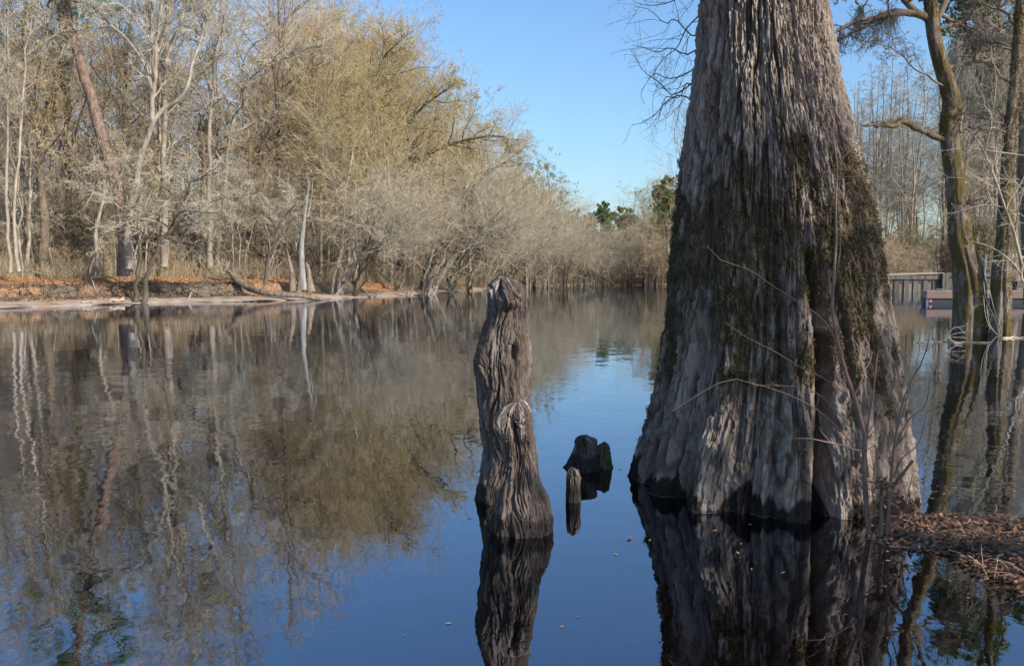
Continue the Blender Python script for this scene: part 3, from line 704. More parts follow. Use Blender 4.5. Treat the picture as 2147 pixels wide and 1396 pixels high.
# undergrowth shrubs
for k in range(2):
    tr_ = [stem(rng.uniform(1.6, 3), (rng.normal() * .9, rng.normal() * .9), sway=.12, base=rng.normal(size=2) * .25) for q in range(9)]
    mkproto('shrub', 'leafless_shrub', tr_, [(.018, .007)] * 9, dict(K0=8, w0=.5, s0=4, flare=0, levels=[dict(n=8, t=(.15, 1), a=40, lf=.45, K=5, w=.25, rmin=.007, s=3),
        dict(n=6, t=(.1, 1), a=40, lf=.5, K=4, w=.3, rmin=.0055, s=3), dict(n=4, t=(.1, 1), a=40, lf=.5, K=3, w=.3, rmin=.005, s=3)], leaf=[(900 if k else 250, .06, 1, .6)]),
        M['bark_grey'], [M['twig_tan'], M['leaf_rust']], cat='shrub', n1='stems', n2='twigs')
# pines
def pine(H=20, r=.2, t0=.6, lf=.22, cnt=26, sz=.26, dens=.9, limbs=16):
    return dict(K0=16, w0=.05, levels=[dict(n=limbs, t=(t0, 1), a=62, asd=12, lf=lf, rr=.4, K=7, w=.14, trop=(0, 0, .45), s=4, prof=lambda s: np.clip(1.1 - s * .8, .2, 1), tip=.3, rmin=.012),
        dict(n=6, t=(.3, 1), a=45, lf=.42, K=5, w=.2, trop=(0, 0, .5), s=3, rmin=.01), dict(n=4, t=(.3, 1), a=45, lf=.5, K=3, w=.2, trop=(0, 0, .4), s=3, rmin=.008)], tuft=(cnt, sz, 1, dens), tw=.05)
for k in range(3):
    mkproto('pine', 'pine_tree', [stem(20, sway=.35)], [(.2, .04)], pine(t0=(.6, .35, .68)[k], lf=(.2, .24, .22)[k], limbs=(16, 40, 16)[k], cnt=(34, 60, 26)[k]), M['bark_pine'], [M['twig_dark'], M['needle']])
TW_SMALL = 1
mkproto('pine', 'pine_tree', [stem(20, (1.5, 0), sway=.5)], [(.2, .04)], pine(t0=.62, lf=.26, limbs=18, cnt=10, sz=.22, dens=.45), M['bark_pine'], [M['twig_tan'], M['needle']])
# straight swamp trees with short side branches
for k in range(3):
    sp = dict(K0=18, w0=.03, levels=[dict(n=46, t=(.28, 1), a=62, asd=10, lf=.15, rr=.35, K=7, w=.14, trop=(0, 0, .25), s=3, prof=lambda s: np.clip(1.1 - s * .9, .12, 1), tip=.3, rmin=.011),
        dict(n=7, t=(.15, 1), a=48, lf=.42, K=5, w=.2, s=3, rmin=.009), dict(n=5, t=(.15, 1), a=45, lf=.45, K=3, w=.2, s=3, rmin=.0075)])
    if k == 2: sp['leaf'] = [(900, .08, 1, .6)]
    mkproto('spire', 'swamp_tree', [stem(22, sway=.25)], [(.16, .02)], sp, M['bark_grey'], [M['twig_grey'], M['leaf_rust']])
# evergreen thicket bush
for k in range(2):
    tr_ = [stem(rng.uniform(2.5, 5), (rng.normal() * 1.0, rng.normal() * 1.0), sway=.2, base=rng.normal(size=2) * .3) for q in range(6)]
    mkproto('bush', 'evergreen_bush', tr_, [(.035, .01)] * 6, dict(K0=8, w0=.4, s0=4, flare=0, levels=[dict(n=9, t=(.15, 1), a=45, lf=.42, K=5, w=.2, rmin=.008, s=3),
        dict(n=7, t=(.15, 1), a=45, lf=.5, K=4, w=.3, rmin=.006, s=3), dict(n=3, t=(.2, 1), a=45, lf=.5, K=3, w=.3, rmin=.006, s=3)], leaf=[(7000, .10, 1, .6)]),
        M['bark_brown'], [M['twig_tan'], M['leaf_ever']], cat='shrub', n1='stems', n2='leaves')
cnt = {}
LBL = {}
def place(key, x, y, rz, sc, label, group, tilt=(0, 0), z=None, k=None):
    L_ = protos[key]; n = cnt.get(key, 0); cnt[key] = n + 1
    root = L_[n % len(L_) if k is None else k]
    z = gz_at(x, y) if z is None else z
    return copy_tree(root, (x, y, z - .05), rz, sc, label, group, tilt)
# ---------------------------------------------------------------- outline of the wood against the sky
TOPX = [-400, 0, 400, 500, 620, 700, 780, 830, 865, 905, 940, 965, 1005, 1040, 1100, 1140, 1175, 1200, 1230, 1270, 1310, 1350, 1390, 1420]
TOPY = [-330, -330, -260, -200, -110, -60, -5, 25, 35, 75, 110, 160, 230, 290, 330, 350, 400, 455, 478, 480, 470, 420, 400, 380]
def topy(px): return float(np.interp(px, TOPX, TOPY))
shx = [-300, -150, 0, 80, 150, 290, 420, 560, 690, 800, 860, 905, 960, 1040, 1100, 1200, 1300, 1400, 1600]
shy = [658, 655, 648, 644, 642.5, 636, 634, 632, 627, 622, 620, 616, 612, 607, 602, 599, 597.5, 599, 603]
def shore_d(px): return CH * FPX / (float(np.interp(px, shx, shy)) - HZ)
def xy_at(px, d): return ((px - CX) / FPX * d, d)
def height_for(px, d, frac, wpx):
    ty = max(topy(px), topy(px + wpx))
    return (CH + (HZ - ty) / FPX * d - 1.2) * frac
ncount = dict()
occupied = []
def free(x, y, r):
    for (a, b) in occupied:
        if (a - x) ** 2 + (b - y) ** 2 < r * r: return False
    occupied.append((x, y)); return True
G_ = dict(grey=('tall bare grey tree, one of many crowded in the wood across the river', 'bare grey trees crowded in the wood across the river'),
          tan=('tall bare brownish tree with a few rusty leaves, in the wood across the river', 'brownish trees in the wood across the river'),
          green=('broad tree with thin yellow green foliage, in the sunlit wood across the river', 'yellow green trees in the wood across the river'),
          yellow=('tree with sparse yellow leaves among bare grey trees across the river', 'yellow leaved trees across the river'),
          pole=('slender upright sapling in the understorey of the wood across the river', 'slender saplings in the wood across the river'),
          shrub=('low leafless shrub at the foot of the wood on the far bank', 'leafless shrubs on the far bank'),
          leaner=('many stemmed grey tree leaning over the far waterline', 'many stemmed trees along the far waterline'),
          spire=('straight slim bare swamp tree standing behind the timber landing', 'slim swamp trees behind the timber landing'),
          bush=('dark green evergreen bush in the shade of the wood', 'evergreen bushes in the wood'),
          pine=('pine tree with dark green tufted crown rising from the far wood', 'pines rising from the far wood'))
depths = [3.5, 7, 11, 16, 22, 30]
for ci, px0 in enumerate(np.arange(-190, 1440, 54)):
    for ri, dd in enumerate(depths):
        px = px0 + rng.uniform(-26, 26); far = shore_d(px)
        if px > 1120 and ri > 4: continue
        d = far + dd * (1 if px < 1000 else 1.2) + rng.uniform(-1.5, 2)
        x, y = xy_at(px, d)
        if sdist(np.array([x]), np.array([y]))[0] < 2.5: continue
        if px < 690 and ri < 2: continue
        if px < 620 and rng.random() < (.3 if ri < 4 else .65): continue
        if 90 < px < 345 and d < 47.5: continue
        if not free(x, y, 1.3): continue
        u = rng.random()
        if px < 420: key = 'grey' if u < .6 else 'tan' if u < .8 else 'yellow'
        elif px < 640: key = 'tan' if u < .55 else 'grey' if u < .8 else 'green'
        elif px < 1060: key = 'green' if u < .60 else 'tan' if u < .8 else 'grey'
        elif px < 1160: key = 'grey' if u < .5 else 'green' if u < .7 else 'tan'
        else: key = 'grey' if u < .45 else 'tan' if u < .8 else 'green'
        fr = rng.uniform(.70, 1.0) if ri > 1 else rng.uniform(.55, .85)
        if px < 560 and ri > 1:
            fr = rng.uniform(.5, .95)
            if ri > 3: fr = rng.uniform(.35, .7)
        h = height_for(px, d, fr, 45 if px > 640 else 0)
        s = h / (21.0 if key != 'green' else 21.5)
        s = min(s, 1.45)
        if s < .15: continue
        rz = rng.uniform(0, 6.28)
        place(key, x, y, rz, (s * rng.uniform(.85, 1.05), s * rng.uniform(.85, 1.05), s), *G_[key], tilt=(rng.normal() * .05, rng.normal() * .05 + (.05 if px > 600 else 0)))
# understorey saplings, shrubs, bushes
def scatter(key, n, pxr, ddr, hr_, base, px_bias=None):
    m = 0; tries = 0
    while m < n and tries < n * 6:
        tries += 1
        px = rng.uniform(*pxr); d = shore_d(px) + rng.uniform(*ddr)
        x, y = xy_at(px, d)
        if sdist(np.array([x]), np.array([y]))[0] < (5.5 if px < 1000 else 1.2): continue
        s = rng.uniform(*hr_) / base
        place(key, x, y, rng.uniform(0, 6.28), s, *G_[key], tilt=(rng.normal() * .09, rng.normal() * .09)); m += 1
scatter('pole', 185, (-60, 1000), (7, 34), (5, 11), 9)
scatter('pole', 75, (1000, 1420), (2, 16), (4, 8), 9)
scatter('shrub', 150, (-60, 1000), (10, 34), (1.2, 3.2), 2.8)
scatter('shrub', 60, (1000, 1420), (1, 10), (1.5, 4), 2.8)
scatter('bush', 22, (-60, 1150), (16, 38), (2.5, 5), 4.5)
# trees leaning from the waterline; they grow denser towards the bend
for px, dd, s, rz in ((702, 2.5, .80, .1), (735, 1.5, .62, -.3), (830, 5, .8, -.1), (893, .8, .95, 0), (938, 1.4, .8, .15), (980, .6, .85, 0), (1020, 1, .75, .1),
                      (1060, .8, .85, .2), (1095, 1, .9, 0), (1135, 1.5, .85, .1), (1175, 1.5, .8, -1.4), (1215, 1.0, .7, -1.6), (1262, 1, .55, -1.4), (1320, 1, .7, -1.5), (1372, 1, .75, -2)):
    d = shore_d(px) + dd; x, y = xy_at(px, d)
    lb, gr_ = G_['leaner']
    place('leaner', x, y, rz, s * (1.0 if px < 1200 else .95), lb, gr_)
# young trees on the slope at mid left
for px, dd, s, rz in ((560, 9, .55, 1.2), (420, 10, .6, 2.2), (120, 12, .6, .4), (480, 14, .8, -.6), (640, 12, .7, .3), (340, 14, .7, 2.8)):
    d = shore_d(px) + dd; x, y = xy_at(px, d); place('leaner', x, y, rz, s, 'many stemmed bare bush tree on the slope above the leaf strewn bank', 'bush trees on the slope')
for px, d, ty, key, k, lb in ((1335, 101, 400, 'green', 0, 'rust and green tree with forked crown at the right of the far bend'), (1372, 103, 378, 'tan', 1, 'tall brown tree beside the cypress edge at the far bend'), (1400, 99, 385, 'green', 2, 'green brown tree touching the cypress edge at the far bend'), (1352, 98, 425, 'grey', 0, 'crooked grey tree leaning left at the far bend'), (1310, 100, 462, 'tan', 2, 'small rusty tree at the right side of the far gap'),
                      (1425, 92, 225, 'grey', 1, 'tall faint bare tree seen just left of the cypress trunk')):
    x, y = xy_at(px, d); z = gz_at(x, y); h = CH + (HZ - ty) / FPX * d - z; w_ = 1.25 if px < 1420 else .6
    place(key, x, y, rng.uniform(0, 6), (h / 20.5 * w_, h / 20.5 * w_, h / 20.5), lb, None, k=k)
for px, dd, ty, key, k, w_, lb in ((985, 7, 205, 'green', 0, 1.0, 'round topped budding tree on the stepped skyline, first right of the shoulder'), (1022, 7, 262, 'yellow', 1, 1.1, 'yellowish budding tree on the stepped skyline above the knee top'), (1055, 6, 300, 'green', 1, 1.2, 'low spreading budding tree on the skyline left of the umbrella crowned pine'),
                      (1085, 8, 330, 'grey', 2, 1.3, 'wide bare grey tree under the umbrella crowned pine'), (1128, 6, 372, 'tan', 0, 1.4, 'wide brownish tree right of the umbrella crowned pine'), (1160, 5, 418, 'grey', 1, 1.5, 'low wide grey tree at the left edge of the far gap'), (1192, 6, 462, 'tan', 1, 1.6, 'lowest brownish tree at the left edge of the far gap'), (1110, 4, 400, 'green', 2, 1.4, 'broad olive tree below the umbrella crowned pine')):
    d = shore_d(px) + dd; x, y = xy_at(px, d); z = gz_at(x, y); h = CH + (HZ - ty) / FPX * d - z
    place(key, x, y, rng.uniform(0, 6), (h / 20.5 * w_, h / 20.5 * w_, h / 20.5), lb, None, k=k)
# pines in the far gap and on the bend
for px, d, ty, k, lb in ((1262, 122, 425, 1, 'fullest dark green pine at the end of the river, in the gap of sky'), (1292, 126, 436, 1, 'pine just right of the fullest far pine, slightly lower'), (1205, 118, 441, 2, 'flat topped pine left of the fullest far pine'),
                     (1232, 124, 448, 1, 'lowest dark pine between the flat topped and the fullest far pines'), (1388, 100, 374, 1, 'tall pine with round green top next to the big cypress, right of the bend'),
                     (1318, 110, 440, 2, 'open crowned pine right of the far gap, before the brown trees'), (1104, 84, 309, 3, 'tall thin pine with umbrella crown standing above the bend'), (1150, 88, 345, 3, 'leaning pine with loose tufts, rightmost above the bend'), (1165, 92, 400, 3, 'short pine with dark tufts below the umbrella shaped one')):
    x, y = xy_at(px, d); z = gz_at(x, y); h = CH + (HZ - ty) / FPX * d - z
    o = place('pine', x, y, rng.uniform(0, 6), (h / 21 * (1.0 if k == 1 else .9),) * 2 + (h / 21,), lb, None, k=k)
# ---------------------------------------------------------------- mass of trees deeper in the woods: nobody could count them
mass_b = MB(); mass_c = MB()
def mass(n, pos, hh, leaf, spec_l=(12, 7, 6)):
    tr_ = []; ra = []
    for q in range(n):
        x, y, H = pos(q)
        s = stem(H, (rng.normal() * .8, rng.normal() * .8), sway=.4); s[:, 0] += x; s[:, 1] += y; s[:, 2] += gz_at(x, y)
        tr_.append(s); ra.append((rng.uniform(.09, .2), .02))
    sp = dict(K0=10, w0=.1, s0=5, flare=.2, levels=[dict(n=spec_l[0], t=(.3, 1), a=40, lf=.3, K=6, w=.18, trop=(0, 0, .3), s=3, prof=roundc, rmin=.02), dict(n=spec_l[1], t=(.15, 1), a=42, lf=.5, K=4, w=.22, s=3, rmin=.016),
                                       dict(n=spec_l[2], t=(.1, 1), a=42, lf=.55, K=3, w=.25, s=3, rmin=.012)], leaf=[(leaf * n, .14, 1, .6)])
    return tree_parts(tr_, ra, sp)
def pos_left(q):
    px = rng.uniform(-220, 1120); d = shore_d(px) + rng.uniform(42, 70); x, y = xy_at(px, d)
    return x, y, max(3, height_for(px, d, rng.uniform(.30, .62) if px < 560 else rng.uniform(.72, .93), 55))
def pos_far(q):
    px = rng.uniform(1080, 1620); d = shore_d(px) + rng.uniform(14, 45); x, y = xy_at(px, d)
    ty = topy(min(px, 1420)) if px < 1430 else 330
    return x, y, max(3, (CH + (HZ - ty) / FPX * d - 1) * rng.uniform(.65, .88))
b1, c1, _ = mass(150, pos_left, None, 130)
o1 = b1.build('deep_wood_stems', M['bark_grey']); tag(o1, 'crowded trunks deep inside the wood on the left bank', 'woodland', kind='stuff')
o2 = c1.build('deep_wood_twigs', [M['twig_tan'], M['leaf_rust']], smooth=False); tag(o2, 'haze of bare twigs deep inside the wood on the left bank', 'woodland', kind='stuff')
b1, c1, _ = mass(85, pos_far, None, 120)
o1 = b1.build('bend_wood_stems', M['bark_grey']); tag(o1, 'crowded trunks of the low wood at the end of the river', 'woodland', kind='stuff')
o2 = c1.build('bend_wood_twigs', [M['twig_grey'], M['leaf_green']], smooth=False); tag(o2, 'haze of bare twigs in the low wood at the end of the river', 'woodland', kind='stuff')
def pos_brush(q):
    px = rng.uniform(-220, 1100); d = shore_d(px) + rng.uniform(30, 60); x, y = xy_at(px, d); return x, y, rng.uniform(3, 8)
b1, c1, _ = mass(260, pos_brush, None, 60, (10, 6, 5))
o1 = b1.build('thicket_stems', M['bark_brown']); tag(o1, 'low thicket stems filling the depth of the wood on the left bank', 'thicket', kind='stuff')
o2 = c1.build('thicket_twigs', [M['twig_tan'], M['leaf_rust']], smooth=False); tag(o2, 'low thicket twigs filling the depth of the wood on the left bank', 'thicket', kind='stuff')
# right bank, behind the timber landing
def pos_right(q):
    px = rng.uniform(1600, 2420); d = rng.uniform(108, 150); x, y = xy_at(px, d)
    ty = np.interp(px, [1740, 1800, 1900, 1960, 2000, 2147], [250, 210, 190, 120, 60, -60])
    return x, y, (CH + (HZ - ty) / FPX * d - 1) * rng.uniform(.65, .95)
b1, c1, _ = mass(100, pos_right, None, 60, (14, 6, 5))
o1 = b1.build('landing_wood_stems', M['bark_grey']); tag(o1, 'crowded thin trunks of the wood behind the timber landing', 'woodland', kind='stuff')
o2 = c1.build('landing_wood_twigs', [M['twig_grey'], M['leaf_green']], smooth=False); tag(o2, 'haze of bare twigs in the wood behind the timber landing', 'woodland', kind='stuff')
m = 0
while m < 62:
    px = rng.uniform(1700, 2330); d = rng.uniform(78, 112); x, y = xy_at(px, d)
    if not free(x, y, 2.2): continue
    ty = np.interp(px, [1740, 1800, 1900, 1960, 2000, 2147], [170, 110, 95, 60, 0, -120]) + rng.uniform(0, 130)
    h = CH + (HZ - ty) / FPX * d - 1
    place('spire', x, y, rng.uniform(0, 6.28), (h / 22.5,) * 3, *G_['spire'], tilt=(rng.normal() * .03, rng.normal() * .03)); m += 1
for q in range(26):
    px = rng.uniform(1760, 2300); d = rng.uniform(74, 100); x, y = xy_at(px, d)
    place('bush', x, y, rng.uniform(0, 6.28), rng.uniform(.6, 1.3), 'green evergreen bush under the slim trees behind the landing', 'evergreen bushes behind the landing')
for q in range(34):
    px = rng.uniform(1780, 2300); d = rng.uniform(68, 84); x, y = xy_at(px, d)
    place('leaner' if q % 3 == 0 else 'shrub', x, y, rng.uniform(0, 6.28), rng.uniform(.5, .9) if q % 3 == 0 else rng.uniform(.8, 1.5), 'leafless bush at the edge of the wood behind the timber landing', 'leafless bushes behind the landing')
# ================================================================ single trees one can point to on the left
def hero(name, label, cat, trunks, radii, spec, mb_, mc_, group=None, n1='trunk', n2='crown', base=None):
    """trunks in world coordinates"""
    bx_ = np.array(trunks[0][0], float) if base is None else np.array(base, float)
    T_ = [np.asarray(t, float) - bx_ for t in trunks]
    b_, c_, par = tree_parts(T_, radii, spec)
    r = empty(name, label, cat, tuple(bx_), group=group)
    finish(r, b_, c_, mb_, mc_, n1, n2); return r, par, bx_
def pl(Y, pts, dy=0): return [P(x, y, Y + dy * i) for i, (x, y) in enumerate(pts)]
# leaning pine
hero('leaning_pine', 'thick reddish pine trunk leaning left across the wood, the stoutest on the left bank', 'tree',
     [pl(44, [(262, 578), (262, 500), (252, 420), (232, 345), (208, 270), (190, 205), (172, 140), (153, 75), (138, 10), (120, -60), (98, -140), (80, -220)])], [(.37, .13)],
     dict(K0=24, w0=.05, s0=14, pow=.75, flare=.12, levels=[dict(n=15, t=(.70, 1), a=65, asd=14, lf=.24, rr=.35, K=9, w=.22, trop=(0, 0, .3), s=5, tip=.25, rmin=.02),
          dict(n=6, t=(.3, 1), a=45, lf=.42, K=6, w=.25, trop=(0, 0, .4), s=3, rmin=.014), dict(n=4, t=(.3, 1), a=45, lf=.5, K=3, w=.2, trop=(0, 0, .4), s=3, rmin=.01)], tuft=(24, .28, 1, .9)), M['bark_pine'], [M['twig_dark'], M['needle']])
sp = hardwood(limbs=16, lf=.34, up=.5, la=35, t0=.45, wig=.04)
hero('forked_tree', 'tall pale grey forked tree right of the leaning pine, its bare limbs spreading high', 'tree',
     [pl(43, [(272, 565), (268, 520), (274, 455), (284, 395), (296, 330), (318, 262), (322, 190), (330, 100), (340, 0), (352, -110), (360, -200)]),
      pl(43, [(318, 262), (345, 225), (372, 212), (392, 185), (402, 140), (425, 70), (440, -10), (455, -90)]),
      pl(43, [(322, 190), (300, 130), (262, 80), (225, 45), (200, 10), (180, -60)]),
      pl(43, [(330, 110), (352, 50), (360, -20), (375, -100)])],
     [(.19, .04), (.11, .03), (.10, .03), (.08, .03)], sp, M['bark_grey'], [M['twig_pale']])
hero('forked_tree', 'straight grey tree with ascending limbs, standing behind the pale forked tree', 'tree',
     [pl(49, [(345, 560), (345, 440), (342, 330), (345, 200), (352, 90), (350, -20), (358, -150), (360, -220)]), pl(49, [(345, 200), (325, 140), (318, 60), (310, -30), (300, -120)]), pl(49, [(350, 120), (375, 60), (395, -20), (405, -110)])],
     [(.20, .05), (.12, .03), (.12, .03)], hardwood(limbs=18, lf=.3, up=.5, la=34, t0=.4, wig=.04), M['bark_grey'], [M['twig_grey']])
hero('forked_tree', 'grey tree with banded pale stem, midway between the forked tree and the broken snag', 'tree',
     [pl(50, [(440, 560), (440, 450), (438, 330), (438, 260), (444, 190), (450, 100), (462, 20), (470, -90), (475, -180)]), pl(50, [(444, 190), (420, 120), (408, 40), (400, -60)])],
     [(.16, .04), (.10, .03)], hardwood(limbs=20, lf=.3, up=.4, la=36, t0=.4, wig=.04), M['bark_pale'], [M['twig_grey']])
hero('forked_tree', 'slanting grey brown tree leaning right above the log, behind the snag', 'tree',
     [pl(52, [(455, 560), (462, 480), (472, 380), (482, 280), (510, 200), (535, 130), (575, 70), (630, 15), (690, -50)]), pl(52, [(505, 215), (560, 150), (600, 120), (650, 100), (700, 95)])],
     [(.16, .04), (.10, .03)], hardwood(limbs=20, lf=.3, up=.3, la=40, t0=.3, wig=.04), M['bark_grey'], [M['twig_pale']])
for pts, lb in (([(22, 570), (18, 500), (14, 400), (16, 300), (15, 200), (17, 120), (14, 90), (20, 30), (30, -60)], 'leftmost of two white stemmed slender birches at the left edge'),
                ([(40, 570), (30, 500), (34, 420), (38, 330), (45, 250), (50, 170), (56, 110), (64, 50), (75, -20), (80, -90)], 'right one of two white stemmed slender birches at the left edge')):
    hero('birch_tree', lb, 'tree', [pl(41, pts)], [(.085, .03)], hardwood(limbs=14, lf=.22, up=.6, la=38, t0=.45, wig=.05), M['bark_pale'], [M['twig_grey']])
hero('bare_tree', 'dark limbed tree with crooked arms between the birches and the leaning pine', 'tree',
     [pl(45, [(95, 570), (92, 500), (88, 420), (85, 330), (78, 250), (62, 180), (50, 120), (52, 40), (60, -60)]), pl(45, [(86, 340), (100, 270), (118, 215), (128, 155)]), pl(45, [(84, 300), (110, 190), (122, 120), (140, 60)]), pl(45, [(64, 190), (100, 145), (150, 125)])],
     [(.26, .05), (.12, .02), (.10, .02), (.07, .015)], hardwood(limbs=16, lf=.26, up=.3, la=42, t0=.3, wig=.05, leaf=[(2500, .07, 1, .6)]), M['bark_brown'], [M['twig_tan'], M['leaf_yellow']])
# twin stemmed tree at the waterline
y0 = shore_d(285) + .7
hero('twin_stem_tree', 'dark twin stemmed tree rising straight from the waterline, pale twiggy crown', 'tree',
     [pl(y0, [(285, 634), (284, 600), (289, 560), (291, 515), (283, 485), (270, 455), (262, 425), (250, 395), (235, 365)]), pl(y0, [(302, 634), (303, 605), (316, 560), (322, 530), (345, 492), (366, 450), (385, 405), (420, 375), (460, 350)]),
      pl(y0, [(291, 515), (310, 495), (330, 470), (340, 430), (350, 390)]), pl(y0, [(345, 492), (395, 470), (440, 462), (480, 455)]), pl(y0, [(366, 450), (420, 430), (480, 415), (530, 420)])],
     [(.125, .02), (.13, .02), (.06, .012), (.05, .012), (.05, .012)],
     dict(K0=16, w0=.2, s0=8, pow=.7, flare=.35, levels=[dict(n=12, t=(.35, 1), a=48, asd=18, lf=.38, rr=.5, K=8, w=.28, trop=(.2, 0, .1), s=4, rmin=.011), dict(n=9, t=(.1, 1), a=45, asd=18, lf=.52, K=6, w=.3, s=3, rmin=.009),
          dict(n=7, t=(.1, 1), a=45, asd=18, lf=.5, K=4, w=.3, s=3, rmin=.0075), dict(n=4, t=(.1, 1), a=45, asd=18, lf=.5, K=3, w=.3, s=3, rmin=.0062)]), M['bark_dark'], [M['twig_grey']], n1='stems')
# stems on the slope between: curved dark sapling behind the log, white pole right of the snag
hero('curved_sapling', 'thin dark sapling curving right, behind the fallen log and left of the snag', 'tree',
     [pl(45, [(556, 596), (556, 575), (562, 545), (575, 515), (590, 470), (612, 430), (640, 395)])], [(.09, .02)], dict(K0=12, w0=.2, s0=7, levels=[dict(n=12, t=(.4, 1), a=45, lf=.4, K=7, w=.25, s=3, rmin=.009, trop=(0, 0, .2)), dict(n=7, t=(.1, 1), a=45, lf=.5, K=5, w=.3, s=3, rmin=.007), dict(n=6, t=(.1, 1), a=45, lf=.5, K=3, w=.3, s=3, rmin=.006)]), M['bark_dark'], [M['twig_pale']])
for pts, lb, r_, Y in (([(672, 575), (674, 500), (672, 430), (676, 350), (680, 250)], 'straight pale pole of a tree just right of the broken snag', .12, 54), ([(425, 565), (422, 500), (424, 440), (428, 350), (432, 250)], 'darker straight trunk in the wood between twin stemmed tree and log', .2, 52),
                       ([(555, 570), (552, 480), (556, 420), (553, 330), (560, 230)], 'dark straight trunk wrapped in green, behind the curved sapling', .2, 55), ([(205, 560), (200, 500), (212, 440), (222, 380), (235, 300)], 'thin pale trunk bending right, just left of the leaning pine foot', .1, 44)):
    hero('forest_tree', lb, 'tree', [pl(Y, pts)], [(r_, r_ * .6)], hardwood(limbs=14, lf=.35, up=.5, la=36, t0=.5, wig=.05), M['bark_pale' if 'pale' in lb else 'bark_brown'], [M['twig_grey']])
# big limbed trees at the bend that carry long horizontal arms to the right
hero('arching_tree', 'large tree at the bend with dark trunk arching right over the water', 'tree',
     [pl(60, [(882, 616), (888, 590), (902, 560), (925, 530), (950, 505), (985, 480), (1030, 470), (1060, 455)]), pl(60, [(890, 600), (893, 560), (918, 520), (930, 480), (960, 430), (1000, 380), (1060, 340)]), pl(60, [(925, 530), (975, 520), (1020, 500), (1060, 490), (1095, 500)])],
     [(.24, .03), (.2, .03), (.12, .02)], dict(K0=16, w0=.2, s0=8, pow=.7, flare=.4, levels=[dict(n=16, t=(.25, 1), a=45, asd=18, lf=.42, rr=.5, K=8, w=.25, trop=(.4, 0, .15), s=4, rmin=.014), dict(n=9, t=(.1, 1), a=45, asd=18, lf=.5, K=6, w=.28, s=3, rmin=.011),
          dict(n=7, t=(.1, 1), a=45, asd=18, lf=.5, K=4, w=.3, s=3, rmin=.009), dict(n=4, t=(.1, 1), a=45, asd=18, lf=.5, K=3, w=.3, s=3, rmin=.0075)]), M['bark_dark'], [M['twig_grey']])
for pts, lb, Y in (([(785, 560), (785, 440), (760, 370), (790, 310), (850, 260), (905, 210), (960, 170)], 'budding tree whose limb sweeps up right below the skyline shoulder', 62),
                   ([(840, 570), (838, 440), (850, 360), (900, 320), (980, 295), (1045, 285), (1080, 300)], 'budding tree with long low limb reaching right towards the umbrella crowned pine', 66),
                   ([(700, 560), (705, 420), (720, 300), (760, 220), (800, 130), (850, 70)], 'tallest budding tree at the shoulder where the wood meets the sky', 60)):
    hero('budding_tree', lb, 'tree', [pl(Y, pts)], [(.28, .04)], hardwood(limbs=26, lf=.28, up=.25, la=48, t0=.35, wig=.05, leaf=[(6500, .09, 1, .6)]), M['bark_dark'], [M['twig_tan'], M['leaf_green']])
# broken snag with its hollow stump
sn = empty('broken_snag', 'splintered pale grey snag rising from a hollow stump on the left bank', 'dead tree', P(640, 610, 47))
b0 = np.array(P(640, 610, 47))
def taper(pts, rads, sides=9, K=20, mb=None, Y=47, off=b0, wob=0.0):
    p = resample([P(x, y, Y) for x, y in pts], K) - off; r = np.interp(np.linspace(0, 1, K), np.linspace(0, 1, len(rads)), rads)
    p = p + rng.normal(size=p.shape) * wob; mb = mb or MB(); tubes(mb, p[None], (r * (1 + rng.normal(size=K) * .05))[None], sides, cap=True); return mb
taper([(638, 608), (634, 570), (632, 520), (637, 470), (643, 420), (650, 372)], [.24, .19, .14, .10, .065, .012], 12).build('spire', M['snag'], sn)
mb_ = taper([(645, 455), (652, 420), (655, 395), (654, 372)], [.05, .04, .03, .004], 6); mb_.build('splinter', M['snag'], sn)
mb_ = taper([(614, 611), (612, 575), (606, 545), (601, 520)], [.24, .17, .11, .03], 9)
taper([(628, 612), (630, 590), (628, 560), (625, 545)], [.24, .18, .12, .04], 9, mb=mb_)
taper([(652, 612), (649, 590), (646, 565), (642, 550)], [.26, .2, .14, .05], 9, mb=mb_)
mb_.build('hollow_stump', M['deadlog'], sn)
# fallen log with raised end
lg = empty('fallen_log', 'long dark fallen log, its left end raised and splintered, lying to the waterline', 'log', P(560, 618, 43.5))
b0 = np.array(P(560, 618, 43.5))
def pz(px, py, Y): return np.array(P(px, py, Y))
pts = np.array([pz(480, 570, 45.5), pz(498, 588, 45), pz(520, 602, 44.5), pz(548, 612, 43.8), pz(590, 617, 43.6), pz(630, 620, 43.8), pz(665, 626, 44), pz(690, 629, 44.2)]) - b0
p = resample(pts, 30); rl = np.interp(np.linspace(0, 1, 30), [0, .1, .35, .7, 1], [.10, .19, .20, .16, .06]) * (1 + rng.normal(size=30) * .07)
mb_ = MB(); tubes(mb_, p[None], rl[None], 12, cap=True)
for q in range(5):
    a = p[0] + rng.normal(size=3) * .09; tubes(mb_, resample([a + np.array([.6, 0, -.4]), a, a + np.array([-.25 - .3 * rng.random(), 0, .22])], 6)[None], np.array([[.09, .08, .06, .05, .03, .008]]), 5)
mb_.build('log', M['deadlog'], lg)
mb_ = MB(); s0 = P(560, 608, 43.8) - b0
for (x1, y1, x2, y2) in ((548, 607, 556, 592), (585, 612, 578, 600), (610, 612, 622, 602)):
    tubes(mb_, resample([P(x1, y1, 43.6) - b0, np.array(P((x1 + x2) / 2 + 2, (y1 + y2) / 2, 43.6)) - b0, P(x2, y2, 43.6) - b0], 6)[None], np.linspace(.05, .02, 6)[None], 5, cap=True)
mb_.build('branch_stub', M['deadlog'], lg)
